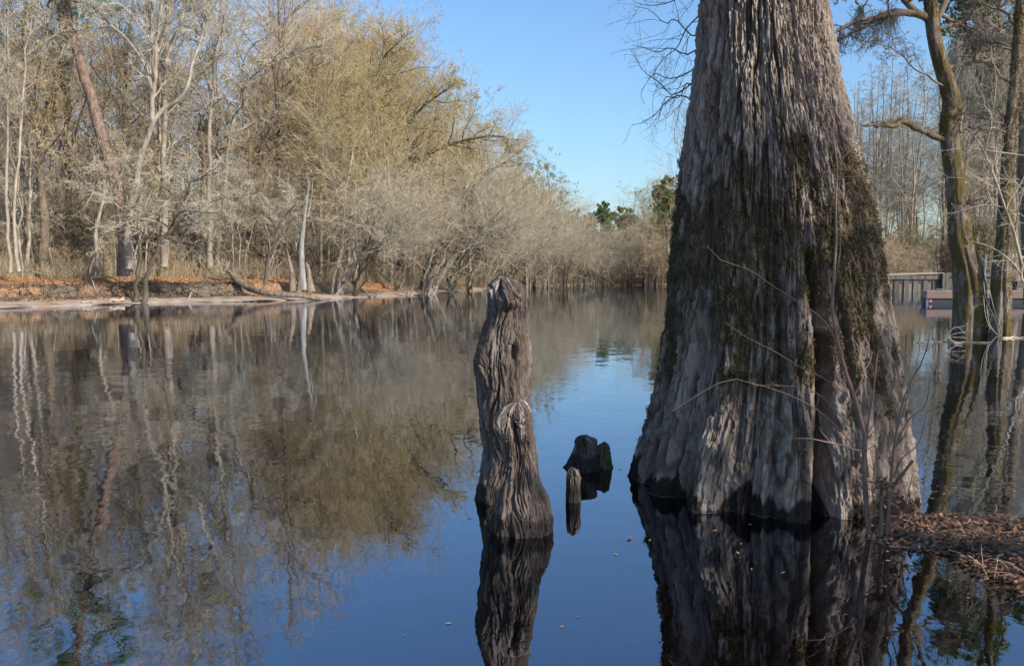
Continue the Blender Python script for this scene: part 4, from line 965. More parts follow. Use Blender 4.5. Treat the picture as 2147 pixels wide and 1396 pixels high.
# ================================================================ right bank: timber landing, floating dock, pile, steps
def hang_moss(anchors, n, lo, hi, r=.006, spread=.12):
    A_ = np.repeat(np.asarray(anchors, float), n, axis=0); A_ = A_ + rng.normal(size=A_.shape) * np.array([spread, spread, .03])
    L = rng.uniform(lo, hi, len(A_)) * np.repeat(rng.uniform(.5, 1, len(anchors)), n)
    D = np.tile(np.array([[0, 0, -1.]]), (len(A_), 1)) + rng.normal(size=A_.shape) * .15
    Pm = grow(A_, D, L, 8, .28, (0, 0, -3.5)); Rm = np.linspace(r, r * .4, 8)[None] * rng.uniform(.6, 1.3, (len(A_), 1))
    mb_ = MB(); tubes(mb_, Pm, Rm, 3)
    a1 = spawn(Pm, Rm, L, 9, .05, 1, 55, 20, .10, .7, 4, .4, trop=(0, 0, -1.2), rmin=r * .35); tubes(mb_, a1[0], a1[1], 3)
    return mb_
bw = empty('timber_bulkhead', 'weathered timber bulkhead of posts and planks holding back the sandy landing', 'retaining wall', (27, 63, 0))
def lb_(mb_, a, b): box(mb_, tuple(np.subtract(a, (27, 63, 0))), tuple(np.subtract(b, (27, 63, 0))))
m = MB(); lb_(m, (26.0, 62.95, -.8), (33.7, 63.1, 1.02)); m.build('planking', M['timber_plank'], bw, smooth=False)
m = MB(); lb_(m, (33.95, 62.9, -.8), (47, 63.1, 1.2)); m.build('planking', M['timber'], bw, smooth=False)
m = MB(); lb_(m, (26.0, 62.72, 1.0), (33.4, 63.25, 1.30)); m.build('cap_beam', M['timber'], bw, smooth=False)
m = MB(); lb_(m, (33.98, 62.74, 1.2), (47, 63.25, 1.50)); m.build('cap_beam', M['timber'], bw, smooth=False)
x = 26.3; q = 0
while x < 33.2:
    m = MB(); wd = .17 + .04 * rng.random(); lb_(m, (x - wd, 62.84 + .03 * (q % 2), -.8), (x + wd, 62.945, .998)); m.build('post', M['timber'], bw, smooth=False)
    m = MB(); lb_(m, (x + wd + .004, 62.86, .74 + .06 * rng.random()), (x + .75 - wd - .03, 62.945, .84)); m.build('ledge', M['timber_dark'], bw, smooth=False)
    x += .75; q += 1
m = MB(); lb_(m, (33.42, 62.5, -.8), (33.66, 62.92, 1.46)); lb_(m, (33.70, 62.5, -.8), (33.93, 62.9, 1.49)); m.build('corner_post', M['timber'], bw, smooth=False)
for xx in (35.2, 36.6, 38, 39.4, 40.8, 42.2, 43.6):
    m = MB(); lb_(m, (xx - .12, 62.6, -.8), (xx + .12, 62.88, 1.19)); m.build('post', M['timber'], bw, smooth=False)
m = MB(); nx = 60
X_, Y_ = np.meshgrid(np.linspace(25.2, 47, nx), np.linspace(63.26, 74, 30)); Z_ = 1.30 + .17 * sst(30, 36, X_) + fbm(X_ * .6, Y_ * .6, 0, 3, 71) * .06
i = np.arange(29)[:, None] * nx + np.arange(nx - 1)[None]
m.add(np.stack([X_, Y_, Z_], -1), np.stack([i, i + 1, i + 1 + nx, i + nx], -1).reshape(-1, 4)); o = m.build('gravel_path', M['gravel']); tag(o, kind='structure')
# dock
dk = empty('floating_dock', 'low floating dock with rust brown edge boards and dark floats', 'dock', (20.05, 38.9, 0))
def dpts(f): return [(fx - 20.05, fy - 38.9) for fx, fy in f]
fl_, fr2, br_, bl_ = (20.05, 38.9), (37, 38.9), (37.3, 41.2), (20.95, 41.2)
m = MB(); prism(m, dpts([fl_, fr2, br_, bl_]), .585, .625); m.build('deck', M['dock_top'], dk, smooth=False)
m = MB(); prism(m, dpts([(20.05, 38.87), (37, 38.87), (37, 38.898), (20.05, 38.898)]), .27, .60); m.build('edge_board', M['dock_side'], dk, smooth=False)
m = MB(); prism(m, dpts([(20.046, 38.872), (20.03, 38.905), (20.93, 41.2), (20.948, 41.195)]), .27, .60); m.build('end_board', M['dock_end'], dk, smooth=False)
for a_, b_2 in ((20.25, 25.6), (25.9, 31.2), (31.5, 36.8)):
    m = MB(); prism(m, dpts([(a_, 38.95), (b_2, 38.95), (b_2, 41.1), (a_ + .7, 41.1)]), -.25, .268); m.build('float', M['dock_float'], dk, smooth=False)
m = MB(); prism(m, dpts([(25.62, 38.93), (25.88, 38.93), (25.88, 39.1), (25.62, 39.1)]), -.2, .266); m.build('gap_panel', M['black'], dk, smooth=False)
m = MB(); prism(m, dpts([(20.08, 38.96), (20.2, 38.96), (21.05, 41.1), (20.93, 41.1)]), -.2, .268); m.build('end_float', M['dock_blue'], dk, smooth=False)
m = MB(); prism(m, dpts([(20.30, 39.62), (20.34, 39.60), (20.72, 40.58), (20.68, 40.60)]), -.02, .29); m.build('dark_panel', M['black'], dk, smooth=False)
# round pinkish disc on the float, and a cleat on the deck
a = np.linspace(0, 2 * PI, 20, endpoint=False); V = [(20.05 + 1.0 - 20.05, -.0, .12)]
dc = MB(); cx0 = 20.28 - 20.05
V = [(cx0 + .07 * math.cos(t), -.0 + .04, .14 + .07 * math.sin(t)) for t in a] + [(cx0 + .07 * math.cos(t), .06, .14 + .07 * math.sin(t)) for t in a] + [(cx0, .04, .14)]
dc.add(V, [(i, (i + 1) % 20, (i + 1) % 20 + 20, i + 20) for i in range(20)], [((i + 1) % 20, i, 40) for i in range(20)]); dc.build('reflector_disc', M['pink'], dk, smooth=False)
m = MB(); xx = 20.05 + .95; box(m, (.80, .5, .626), (.86, .6, .70)); box(m, (1.0, .5, .626), (1.06, .6, .70)); box(m, (.72, .52, .70), (1.14, .58, .73)); m.build('cleat', M['steel'], dk, smooth=False)
# steel pile
pp_ = P(2060, 640, 38.4)
m = MB(); p = np.array([[0, 0, -1.0], [0, 0, 0], [.0, .0, 1.2], [.01, 0, 2.35]]); tubes(m, p[None], np.full((1, 4), .085), 14, cap=True)
o = m.build('mooring_pile', M['steel']); o.location = (pp_[0], 38.4, 0); tag(o, 'dark round mooring pile beside the floating dock, between the two mossy trees', 'pile')
# white treads
st_ = empty('metal_steps', 'flight of pale metal steps partly hidden behind the rightmost mossy trunk', 'steps', (26.0, 43.5, .5))
for k in range(6):
    m = MB(); box(m, (.02 + .07 * k, .1 * k, .05 + .16 * k), (.62 + .07 * k, .1 * k + .13, .13 + .16 * k)); m.build('tread', M['white_metal'], st_, smooth=False)
for s0 in (0, .63):
    m = MB(); tubes(m, np.array([[[s0, -.05, -.3], [s0 + .22, .3, .5], [s0 + .45, .62, 1.15]]]), np.full((1, 3), .022), 6); m.build('side_rail', M['steel'], st_)
# ================================================================ the two mossy trees in the water
YA = 20.7
swlv = [dict(n=10, t=(.25, 1), a=50, asd=15, lf=.34, rr=.45, K=8, w=.22, s=4, rmin=.008, trop=(0, 0, .15)), dict(n=7, t=(.1, 1), a=48, asd=18, lf=.5, K=6, w=.28, s=3, rmin=.0055), dict(n=5, t=(.1, 1), a=45, asd=18, lf=.5, K=4, w=.3, s=3, rmin=.0042), dict(n=3, t=(.1, 1), a=45, asd=18, lf=.5, K=3, w=.3, s=3, rmin=.0035)]
def swamp(name, label, trunk, tr, limbs, lr, mats_, base, extra_twigs=True, mk=None):
    bs = np.array(base, float)
    r = empty(name, label, 'tree', tuple(bs))
    K0 = 90
    t0 = resample(np.asarray(trunk) - bs, K0); s = np.linspace(0, 1, K0); rad = np.interp(s, np.linspace(0, 1, len(tr)), tr)
    ns = 72; th = np.arange(ns) * 2 * PI / ns
    zv = t0[:, 2][:, None]; n_ = 1 + .16 * (fbm(np.cos(th)[None] * 1.3, np.sin(th)[None] * 1.3, zv * .8, 3, 81) - .5) * 2 + .08 * (fbm(np.cos(th)[None] * 6, np.sin(th)[None] * 6, zv * 3, 3, 82) - .5) * 2
    n_ = n_ - .16 * np.exp(-((np.degrees(th)[None] - 262 + zv * 6) / 9) ** 2) * sst(4, 1.5, zv)
    ring = t0[:, None, :] + (rad[:, None] * n_)[..., None] * np.stack([np.cos(th), np.sin(th), 0 * th], -1)[None]
    i = np.arange(K0 - 1)[:, None]; j = np.arange(ns)[None]; j2 = (j + 1) % ns
    mb_ = MB(); mb_.add(ring, np.stack([i * ns + j, i * ns + j2, (i + 1) * ns + j2, (i + 1) * ns + j], -1).reshape(-1, 4))
    mb_.build('trunk', mats_[0], r)
    Pl = np.stack([resample(np.asarray(l) - bs, 14) for l in limbs]); Rl = np.stack([np.linspace(a_, b_2, 14) for a_, b_2 in lr])
    Pl[:, 2:-1] += rng.normal(size=Pl[:, 2:-1].shape) * .03
    mb_ = MB(); tubes(mb_, Pl, Rl, 9); mb_.build('limbs', mats_[1], r)
    Ll = np.linalg.norm(np.diff(Pl, axis=1), axis=2).sum(1); tw = MB(); par = (Pl, Rl, Ll); allp = [par]
    for lv in swlv:
        kw = {k: v for k, v in lv.items() if k in ('rmin', 'trop')}
        par = spawn(*par, lv['n'], *lv['t'], lv['a'], lv.get('asd', 12), lv['lf'], lv.get('rr', .5), lv['K'], lv['w'], **kw)
        tubes(tw, par[0], par[1], lv['s']); allp.append(par)
    tw.build('twigs', mats_[2], r)
    # moss tufts on the sunny upper faces of the trunk
    k_ = rng.integers(0, K0, 26000); a_ = rng.integers(0, ns, 26000); uu = rng.random((26000, 1)); pt = ring[k_, a_] * (1 - uu) + ring[np.minimum(k_ + 1, K0 - 1), a_] * uu; nn_ = np.stack([np.cos(th[a_]), np.sin(th[a_]), 0 * a_], -1)
    mk_ = vn(pt[:, 0] * 3.2, pt[:, 1] * 3.2, pt[:, 2] * 1.6, 83) + .12 * np.cos(th[a_] + .4) > .55
    pt = pt[mk_]; nn_ = nn_[mk_]; d = nn_ * .8 + rng.normal(size=pt.shape) * .7; d /= np.linalg.norm(d, axis=1, keepdims=True)
    bb = np.cross(d, rng.normal(size=pt.shape)); bb /= np.linalg.norm(bb, axis=1, keepdims=True); sz = rng.uniform(.012, .05, (len(pt), 1)); pt = pt - nn_ * .006
    mm_ = MB(); mm_.add(np.stack([pt - bb * sz * .35, pt + bb * sz * .35, pt + d * sz], 1).reshape(-1, 3), None, np.arange(len(pt) * 3).reshape(-1, 3)); mm_.build('moss', M['moss_gold'], r)
    return r, allp, bs
M['moss_gold'] = leaf_mat('moss_gold', [(.07, .06, .015), (.14, .12, .025), (.20, .15, .035), (.10, .12, .02)], .15)
def q_(pts, Y=YA, dy=0): return pl(Y, pts, dy)
trA = q_([(2031, 722), (2031, 690), (2032, 640), (2029, 585), (2014, 500), (2004, 400), (1994, 310), (1992, 250), (1995, 215), (1986, 180), (1974, 140), (1963, 100), (1956, 60), (1954, 25), (1951, -20), (1947, -90), (1950, -170), (1944, -260), (1950, -360)])
rA = [.42, .41, .38, .33, .29, .24, .215, .21, .215, .20, .185, .17, .165, .17, .12, .10, .08, .06, .02]
lmA = [q_([(1956, 45), (1940, 36), (1913, 28), (1885, 26), (1845, 34), (1802, 43), (1739, 70), (1700, 90)]), q_([(1925, 30), (1879, 32), (1839, 43), (1787, 69), (1741, 100), (1715, 120)]), q_([(1945, 40), (1925, 25), (1902, 5), (1875, -25), (1840, -60), (1800, -110)]),
       q_([(1960, 50), (1972, 25), (1982, 8), (1988, -40), (2000, -110), (2010, -200)]), q_([(1964, 62), (2011, 50), (2045, 26), (2077, 3), (2110, -40)], YA, .15), q_([(1972, 32), (2017, 52), (2045, 86), (2075, 140)], YA, .15), q_([(1986, 143), (2031, 133), (2082, 126), (2131, 109), (2170, 80)], YA, .1),
       q_([(1990, 190), (1959, 166), (1916, 138), (1868, 97), (1825, 86)], YA, -.2), q_([(1952, -60), (1920, -110), (1870, -150), (1800, -170)], YA, .3), q_([(1950, -100), (1985, -160), (2040, -200), (2100, -220)], YA, .3), q_([(1947, -170), (1930, -240), (1900, -300)], YA, .2), q_([(1948, -200), (1975, -280), (1990, -360)], YA, .2), q_([(1995, 280), (2040, 268), (2090, 275), (2150, 262)], YA, .2), q_([(1800, 10), (1770, -20), (1735, -60)])]
lrA = [(.10, .03), (.07, .025), (.10, .03), (.09, .02), (.055, .02), (.05, .015), (.055, .02), (.028, .008), (.07, .02), (.06, .02), (.05, .015), (.05, .015), (.03, .01), (.03, .01)]
rt_, apA, bsA = swamp('mossy_tree', 'mossy crooked tree with a long left limb, standing in the water by the dock', trA, rA, lmA, lrA, [M['bark_mossy'], M['bark_brown'], M['twig_dark']], P(2031, 694, YA))
sel = []
for (x0, y0_, w_) in ((1806, 15, 3), (1803, 35, 2), (1870, 22, 3), (1850, 28, 3), (1873, 30, 2), (1765, 65, 2), (1740, 70, 1), (1835, 40, 1)):
    for k in range(w_): sel.append(np.array(P(x0 + rng.normal() * 3, y0_ + rng.normal() * 3, YA + rng.normal() * .1)) - bsA)
hang_moss(sel, 26, .35, 1.15, .0045, .05).build('spanish_moss', M['hang_moss_dark'] if 'hang_moss_dark' in M else M['hang_moss'], rt_)
# broken mossy bough
bo = MB(); pb = resample(np.array(q_([(1990, 292), (1972, 290), (1948, 281), (1913, 266), (1888, 254), (1873, 264), (1839, 262), (1804, 264)], YA, -.06)) - bsA, 30); pb += rng.normal(size=pb.shape) * .012
rb_ = np.interp(np.linspace(0, 1, 30), [0, .2, .5, .62, .7, .95, 1], [.085, .075, .07, .085, .065, .035, .008]) * (1 + rng.normal(size=30) * .08); tubes(bo, pb[None], rb_[None], 9, cap=True)
bo.build('broken_bough', M['bark_mossy'], rt_)
i_ = rng.integers(0, 26, 1500); pt = pb[i_] + rng.normal(size=(1500, 3)) * .04 + np.array([0, 0, .05]); mm_ = MB(); leafquads(mm_, pt, .04, 0, .5, tri=True); mm_.build('bough_moss', M['moss_gold'], rt_)
YB = 20.2
trB = q_([(2096, 722), (2096, 695), (2097, 650), (2098, 600), (2100, 560), (2106, 520), (2109, 450), (2110, 400), (2113, 320), (2120, 240), (2127, 170), (2133, 100), (2140, 0), (2146, -100), (2152, -220), (2160, -330)], YB)
rB = [.25, .24, .23, .22, .20, .14, .125, .12, .118, .11, .10, .09, .08, .07, .05, .02]
lmB = [q_([(2128, 170), (2100, 165), (2070, 90), (2040, 20)], YB, .1), q_([(2132, 110), (2080, 90), (2020, 100)], YB, .2), q_([(2122, 240), (2160, 200), (2200, 190)], YB), q_([(2110, 410), (2075, 412), (2040, 422), (2022, 430)], YB, .1), q_([(2140, 0), (2100, -60), (2060, -90)], YB, .2), q_([(2148, -100), (2190, -160), (2230, -180)], YB), q_([(2118, 270), (2060, 245), (2010, 240)], YB, .1), q_([(2135, 60), (2090, 20), (2020, 0), (1990, 10)], YB, .25), q_([(2148, -60), (2120, -140), (2090, -220)], YB, .2)]
lrB = [(.035, .012), (.035, .012), (.05, .02), (.035, .012), (.05, .015), (.05, .015), (.03, .01), (.035, .012), (.05, .015)]
swamp('mossy_tree', 'darker mossy tree with flared foot in the water at the right edge', trB, rB, lmB, lrB, [M['bark_mossy'], M['bark_brown'], M['twig_dark']], P(2096, 700, YB))
# moss draped tree and pine behind them
YM = 33
lmM = [q_([(2130, 250), (2090, 120), (2040, 70), (1990, 60)], YM), q_([(2120, 200), (2060, 130), (2000, 110)], YM, .3), q_([(2150, 150), (2100, 70), (2060, 40)], YM), q_([(2160, 100), (2130, 30), (2110, -50)], YM), q_([(2140, 220), (2180, 120), (2230, 60)], YM), q_([(2130, 280), (2080, 220), (2040, 200)], YM, -.3)]
rm_, apm, bsm = swamp('moss_draped_tree', 'bare tree draped with long grey curtains of hanging moss, behind the two mossy trunks', q_([(2165, 640), (2160, 560), (2155, 480), (2150, 380), (2150, 250), (2158, 120), (2165, 0), (2170, -120)], YM), [.32, .28, .25, .24, .2, .15, .1, .04], lmM, [(.1, .03)] * 6, [M['bark_brown'], M['bark_brown'], M['twig_grey']], P(2165, 624, YM))
sel = []
for (x0, x1, y0_, n_) in ((1995, 2030, 100, 10), (2040, 2070, 80, 12), (2070, 2110, 95, 12), (2105, 2147, 80, 12), (2060, 2100, 140, 8), (2110, 2160, 170, 8)):
    for k in range(n_): sel.append(np.array(P(rng.uniform(x0, x1), y0_ + rng.normal() * 12, YM + rng.normal() * .5)) - bsm)
hang_moss(sel, 34, .8, 3.2, .011, .12).build('spanish_moss', M['hang_moss'], rm_)
YP = 42
hero('pine_tree', 'dark green pine showing at the top right corner above the hanging moss', 'tree', [pl(YP, [(2125, 590), (2122, 450), (2110, 300), (2100, 150), (2095, 20), (2092, -120)])], [(.24, .06)], pine(t0=(.55), lf=.25, limbs=22, cnt=34, sz=.24), M['bark_pine'], [M['twig_dark'], M['needle']])
# sunlit sapling leaning in from the right edge
def twiggy(name, label, cat, Y, paths, rad_, lv, matb, matt, n1='stems', dy=0, leaf=None, extra=None):
    bs = np.array(P(*paths[0][0], Y)); r = empty(name, label, cat, tuple(bs))
    Pl = np.stack([resample(np.array(pl(Y, p_, dy)) - bs, 14) for p_ in paths]); Rl = np.stack([np.linspace(a_, b_2, 14) for a_, b_2 in rad_])
    mb_ = MB(); tubes(mb_, Pl, Rl, 8, cap=True); mb_.build(n1, matb, r)
    Ll = np.linalg.norm(np.diff(Pl, axis=1), axis=2).sum(1); tw = MB(); par = (Pl, Rl, Ll)
    for (n_, lf_, rm, w_, K_) in lv:
        par = spawn(*par, n_, .12, 1, 48, 20, lf_, .55, K_, w_, rmin=rm); tubes(tw, par[0], par[1], 3)
    if leaf: i = rng.integers(0, len(par[0]), leaf); leafquads(tw, par[0][i, -1], .05, 1)
    tw.build('twigs', matt if isinstance(matt, list) else [matt, M['litter']], r); return r
twiggy('leaning_sapling', 'pale sunlit sapling slanting up left in front of the rightmost mossy trunk', 'tree', 18.2,
       [[(2175, 660), (2147, 575), (2128, 495), (2105, 430), (2090, 385), (2072, 340), (2060, 312), (2030, 270), (2010, 255)], [(2064, 320), (2072, 285), (2078, 258), (2086, 200), (2088, 160), (2080, 110)], [(2128, 495), (2135, 440), (2150, 380)]],
       [(.05, .008), (.02, .006), (.02, .006)], [(8, .3, .004, .22, 7), (5, .5, .003, .3, 5), (4, .5, .0025, .3, 4)], M['bark_grey'], M['twig_grey'])
twiggy('leaning_sapling', 'low grey branchy sapling reaching left across the dark gap above the pile', 'tree', 18.8,
       [[(2175, 640), (2147, 586), (2119, 548), (2091, 526), (2061, 512), (2030, 505)], [(2170, 560), (2147, 552), (2121, 546), (2075, 549), (2062, 551)], [(2170, 470), (2120, 440), (2060, 430), (2010, 445), (1960, 450), (1920, 440)], [(2180, 430), (2120, 380), (2060, 375), (1990, 372)], [(2170, 330), (2100, 320), (2030, 312), (1960, 318), (1900, 330)]],
       [(.04, .01), (.02, .006), (.022, .005), (.02, .005), (.02, .005)], [(8, .28, .004, .22, 7), (6, .5, .003, .3, 5), (4, .5, .0025, .35, 4)], M['bark_grey'], M['twig_grey'])
twiggy('fallen_branch', 'loose pale twigs drooping into the water between the two mossy trunks', 'branch', 19.3,
       [[(2064, 575), (2075, 610), (2085, 650), (2100, 690)], [(2062, 590), (2068, 630), (2085, 665), (2098, 705)], [(2068, 640), (2075, 680), (2090, 700), (2110, 712)], [(2062, 620), (2066, 660), (2076, 690)]],
       [(.009, .004)] * 4, [(4, .3, .003, .3, 5)], M['twig_pale'], M['twig_pale'])
twiggy('bent_twigs', 'ring of pale bent twigs sticking out of the water left of the mossy foot', 'branch', 16.9,
       [[(2024, 700), (2005, 684), (1990, 700), (1992, 712), (2020, 722)], [(2024, 696), (2000, 700), (1988, 708)], [(2026, 708), (1995, 707), (1986, 712)], [(2010, 722), (1995, 712), (1986, 700), (2000, 688), (2024, 683)], [(2022, 716), (2000, 722), (1985, 735)]],
       [(.0045, .0028)] * 5, [(3, .15, .0025, .3, 4)], M['twig_grey'], M['twig_grey'])
def pole_on_water(name, label, pts, r0, r1, mt, cat='stick', z=.01):
    q = np.array([(*W(x, y, z), z) for x, y in pts]); b = q[0].copy(); K = 20; p = resample(q - b, K); p += rng.normal(size=p.shape) * r0 * .3
    m = MB(); tubes(m, p[None], (np.linspace(r0, r1, K) * (1 + rng.normal(size=K) * .12))[None], 8, cap=True); o = m.build(name, mt); o.location = b; tag(o, label, cat); return o
pole_on_water('floating_stick', 'long thin stick floating level beyond the right shore, dark lump on it', [(1925, 718), (1960, 716), (2010, 717), (2080, 718)], .014, .01, M['deadlog'])
pole_on_water('floating_reed', 'pale reed stem floating at the right edge beside the rightmost mossy trunk', [(2100, 709), (2125, 708), (2170, 709)], .03, .02, M['straw'])
# ================================================================ thicket of sprouts at the cypress foot
sp_ = twiggy('sprout_shrub', 'bare shrub of thin reddish sprouts climbing across the front of the cypress', 'shrub', 4.50,
     [[(1822, 1118), (1818, 1080), (1814, 1019), (1811, 960), (1814, 916), (1798, 857), (1790, 819), (1771, 775), (1755, 710), (1744, 640), (1753, 520), (1752, 400), (1757, 303), (1730, 270), (1685, 246)],
      [(1820, 1000), (1815, 940), (1822, 880), (1830, 840), (1834, 790), (1840, 740)],
      [(1809, 965), (1771, 911), (1711, 857), (1646, 824), (1592, 808), (1522, 797), (1408, 862)],
      [(1812, 930), (1782, 894), (1733, 840), (1690, 815), (1630, 808), (1580, 808)],
      [(1796, 850), (1740, 800), (1679, 770), (1625, 737), (1571, 710), (1519, 675)],
      [(1765, 750), (1740, 690), (1711, 657), (1621, 600), (1574, 567), (1513, 546), (1491, 525)],
      [(1750, 600), (1762, 520), (1758, 420), (1770, 330), (1812, 300)],
      [(1800, 860), (1775, 790), (1760, 740), (1745, 650)], [(1757, 340), (1790, 310), (1830, 275)], [(1812, 920), (1850, 860), (1880, 800), (1930, 760)]],
     [(.016, .003), (.008, .003), (.0035, .0013), (.0032, .0013), (.0032, .0013), (.0032, .0013), (.0028, .0012), (.003, .0015), (.0022, .001), (.003, .0012)],
     [(5, .13, .0012, .22, 6), (2, .4, .001, .3, 4)], M['twig_red'], M['twig_red'])
twiggy('sprout_clump', 'clump of thick broken stems with curled dry leaves right of the cypress foot', 'shrub', 4.42,
     [[(1847, 1122), (1847, 1080), (1848, 1030), (1846, 1010)], [(1866, 1132), (1864, 1080), (1866, 1030), (1872, 960), (1880, 900), (1900, 820), (1935, 755), (1950, 700)], [(1862, 1060), (1874, 1019), (1895, 990), (1914, 965)], [(1858, 1120), (1862, 1060), (1860, 1010)],
      [(1868, 1010), (1892, 960), (1925, 930), (1945, 860)], [(1870, 950), (1905, 880), (1940, 850), (1950, 790)], [(1872, 1060), (1890, 1090), (1900, 1050), (1912, 1000)], [(1882, 900), (1900, 840), (1905, 780), (1890, 740)]],
     [(.011, .009), (.010, .002), (.009, .008), (.011, .008), (.004, .0015), (.004, .0015), (.004, .002), (.003, .0015)],
     [(6, .2, .0016, .3, 6), (3, .4, .0013, .3, 4)], M['bark_brown'], [M['twig_red'], M['litter_dark']])
m = MB(); c0 = np.array(P(1852, 1018, 4.40)); pt = c0 + rng.normal(size=(80, 3)) * np.array([.03, .03, .016]); leafquads(m, pt, .04, 0, .35)
c1_ = np.array(P(1880, 1060, 4.45)); pt = c1_ + rng.normal(size=(40, 3)) * np.array([.05, .04, .05]); leafquads(m, pt, .05, 0, .5)
o = m.build('dry_leaves', M['litter_dark'], smooth=False); tag(o, 'curled dry leaves caught among the broken stems', 'leaves', kind='stuff')
pole_on_water('sunken_stick', 'dark wet stick lying in the shallows along the shore of the leafy spit', [(1862, 1142), (1900, 1146), (1940, 1144), (1990, 1150), (2020, 1143)], .014, .018, M['stick_wet'] if 'stick_wet' in M else M['deadlog'], z=.0)
# ---------------------------------------------------------------- leaf litter, needles and grass on the spit
def on_land(n, xr, yr, smin, smax):
    x = rng.uniform(*xr, n); y = rng.uniform(*yr, n); s = sdist(x, y); k = (s > smin) & (s < smax); return x[k], y[k], s[k]
x, y, s = on_land(60000, (1.9, 5), (2.2, 6), -.04, 1.2); z = np.maximum(ground(x, y), .0) + rng.uniform(.0, .05, len(x))
k = rng.random(len(x)) < .55; m = MB(); leafquads(m, np.stack([x[k], y[k], z[k]], -1), .034, 0, .5, flat=.75); o = m.build('leaf_litter', M['litter_dark'], smooth=False); tag(o, 'brown fallen leaves covering the spit at the right', 'leaf litter', kind='stuff')
def blades(x, y, z, L, w_, flat, mt, name, label, cat):
    n = len(x); a = rng.uniform(0, 2 * PI, n); el = rng.uniform(0, flat, n); L = L * rng.uniform(.5, 1.3, n)
    d = np.stack([np.cos(a) * np.cos(el), np.sin(a) * np.cos(el), np.sin(el)], -1)
    S_ = np.stack([x, y, z], -1); Pm = grow(S_, d, L, 5, .18, (0, 0, -.9)); Pm[..., 2] = np.maximum(Pm[..., 2], np.maximum(z[:, None] - .005, .004)); m = MB(); tubes(m, Pm, np.linspace(w_, w_ * .4, 5)[None] * np.ones((n, 1)), 3)
    o = m.build(name, mt, smooth=False); tag(o, label, cat, kind='stuff')
x, y, s = on_land(16000, (1.9, 5), (2.2, 6), -.06, 1.2); z = np.maximum(ground(x, y), 0) + .015
blades(x[:5200], y[:5200], z[:5200], .11, .0013, .5, M['litter_dark'], 'pine_needles', 'brown needles and stems strewn over the spit', 'needles')
x, y, s = on_land(5000, (1.95, 5), (2.2, 6), -.05, .8); z = np.maximum(ground(x, y), 0) + .01
blades(x[:620], y[:620], z[:620], .17, .0013, 1.0, M['straw'], 'dry_grass', 'dry curled grass blades on the spit', 'grass')
x, y, s = on_land(3000, (1.95, 4.5), (3, 5.4), -.03, .3); z = np.maximum(ground(x, y), 0)
blades(x[:46], y[:46], z[:46], .2, .0016, 1.45, M['leaf_ever'], 'green_grass', 'few green grass blades at the edge of the spit', 'grass')
for (px, py, lb, mt) in ((1498, 1113, 'single orange leaf floating in front of the cypress', 'litter'), (2138, 1092, 'single bright yellow leaf on the grass at the right edge', 'leaf_yellow'), (1320, 1128, 'tiny brown leaf floating on the dark water left of the cypress', 'litter_dark')):
    z0 = .004 if px < 2000 else .10; x, y = W(px, py, z0); a = rng.uniform(0, 6)
    m = MB(); t = np.linspace(0, 1, 7); wd = .011 * np.sin(PI * t) ** .8; V = [(.045 * (u - .5), w_ * sg, .004 * math.sin(9 * u) + .002 + abs(sg) * .003) for u, w_ in zip(t, wd) for sg in (-1, 0, 1)]
    m.add(V, [(3 * i + j, 3 * i + j + 3, 3 * i + j + 4, 3 * i + j + 1) for i in range(6) for j in range(2)]); o = m.build('fallen_leaf', M[mt]); o.location = (x, y, z0); o.rotation_euler = (0, 0, a); tag(o, lb, 'leaf')
# drifting leaves and specks, and the thin pale scum where the water touches the wood
x = rng.uniform(-.6, 3.6, 700); y = rng.uniform(3.2, 7.5, 700); s = sdist(x, y); k = (s < -.01) & (rng.random(700) < np.exp(s * 1.0) * .5 + .04); x, y = x[k], y[k]
m = MB(); n = len(x); a = rng.uniform(0, 6.28, n); L = rng.uniform(.004, .02, n); c_ = np.stack([x, y, np.full(n, .0035)], -1); d1 = np.stack([np.cos(a), np.sin(a), 0 * a], -1) * L[:, None]; d2 = np.stack([-np.sin(a), np.cos(a), 0 * a], -1) * L[:, None] * .4
m.add(np.stack([c_ - d1, c_ + d2, c_ + d1, c_ - d2], 1).reshape(-1, 3), np.arange(4 * n).reshape(-1, 4)); o = m.build('floating_debris', M['litter'], smooth=False); tag(o, 'specks and leaf bits drifting on the calm water near the spit', 'debris', kind='stuff')
px_, py_, nx_, ny_ = RING0; g_ = vn(px_ * 9, py_ * 9, 0, 91); wv = .0006 + .0035 * sst(.5, .75, g_)
in_ = np.stack([px_ + nx_ * .001, py_ + ny_ * .001, 0 * px_ + .004], -1); ou_ = np.stack([px_ + nx_ * (.003 + wv), py_ + ny_ * (.003 + wv), 0 * px_ + .003], -1)
ii = np.arange(len(px_) - 1); ii = ii[(g_[:-1] > .5) & (ny_[:-1] < .3)]; nn0 = len(px_)
m = MB(); m.add(np.concatenate([in_, ou_]), np.stack([ii, ii + 1, ii + 1 + nn0, ii + nn0], -1)); o = m.build('scum_line', M['scum'], smooth=False); tag(o, 'thin pale line of scum where the water meets the cypress', 'scum', kind='stuff')
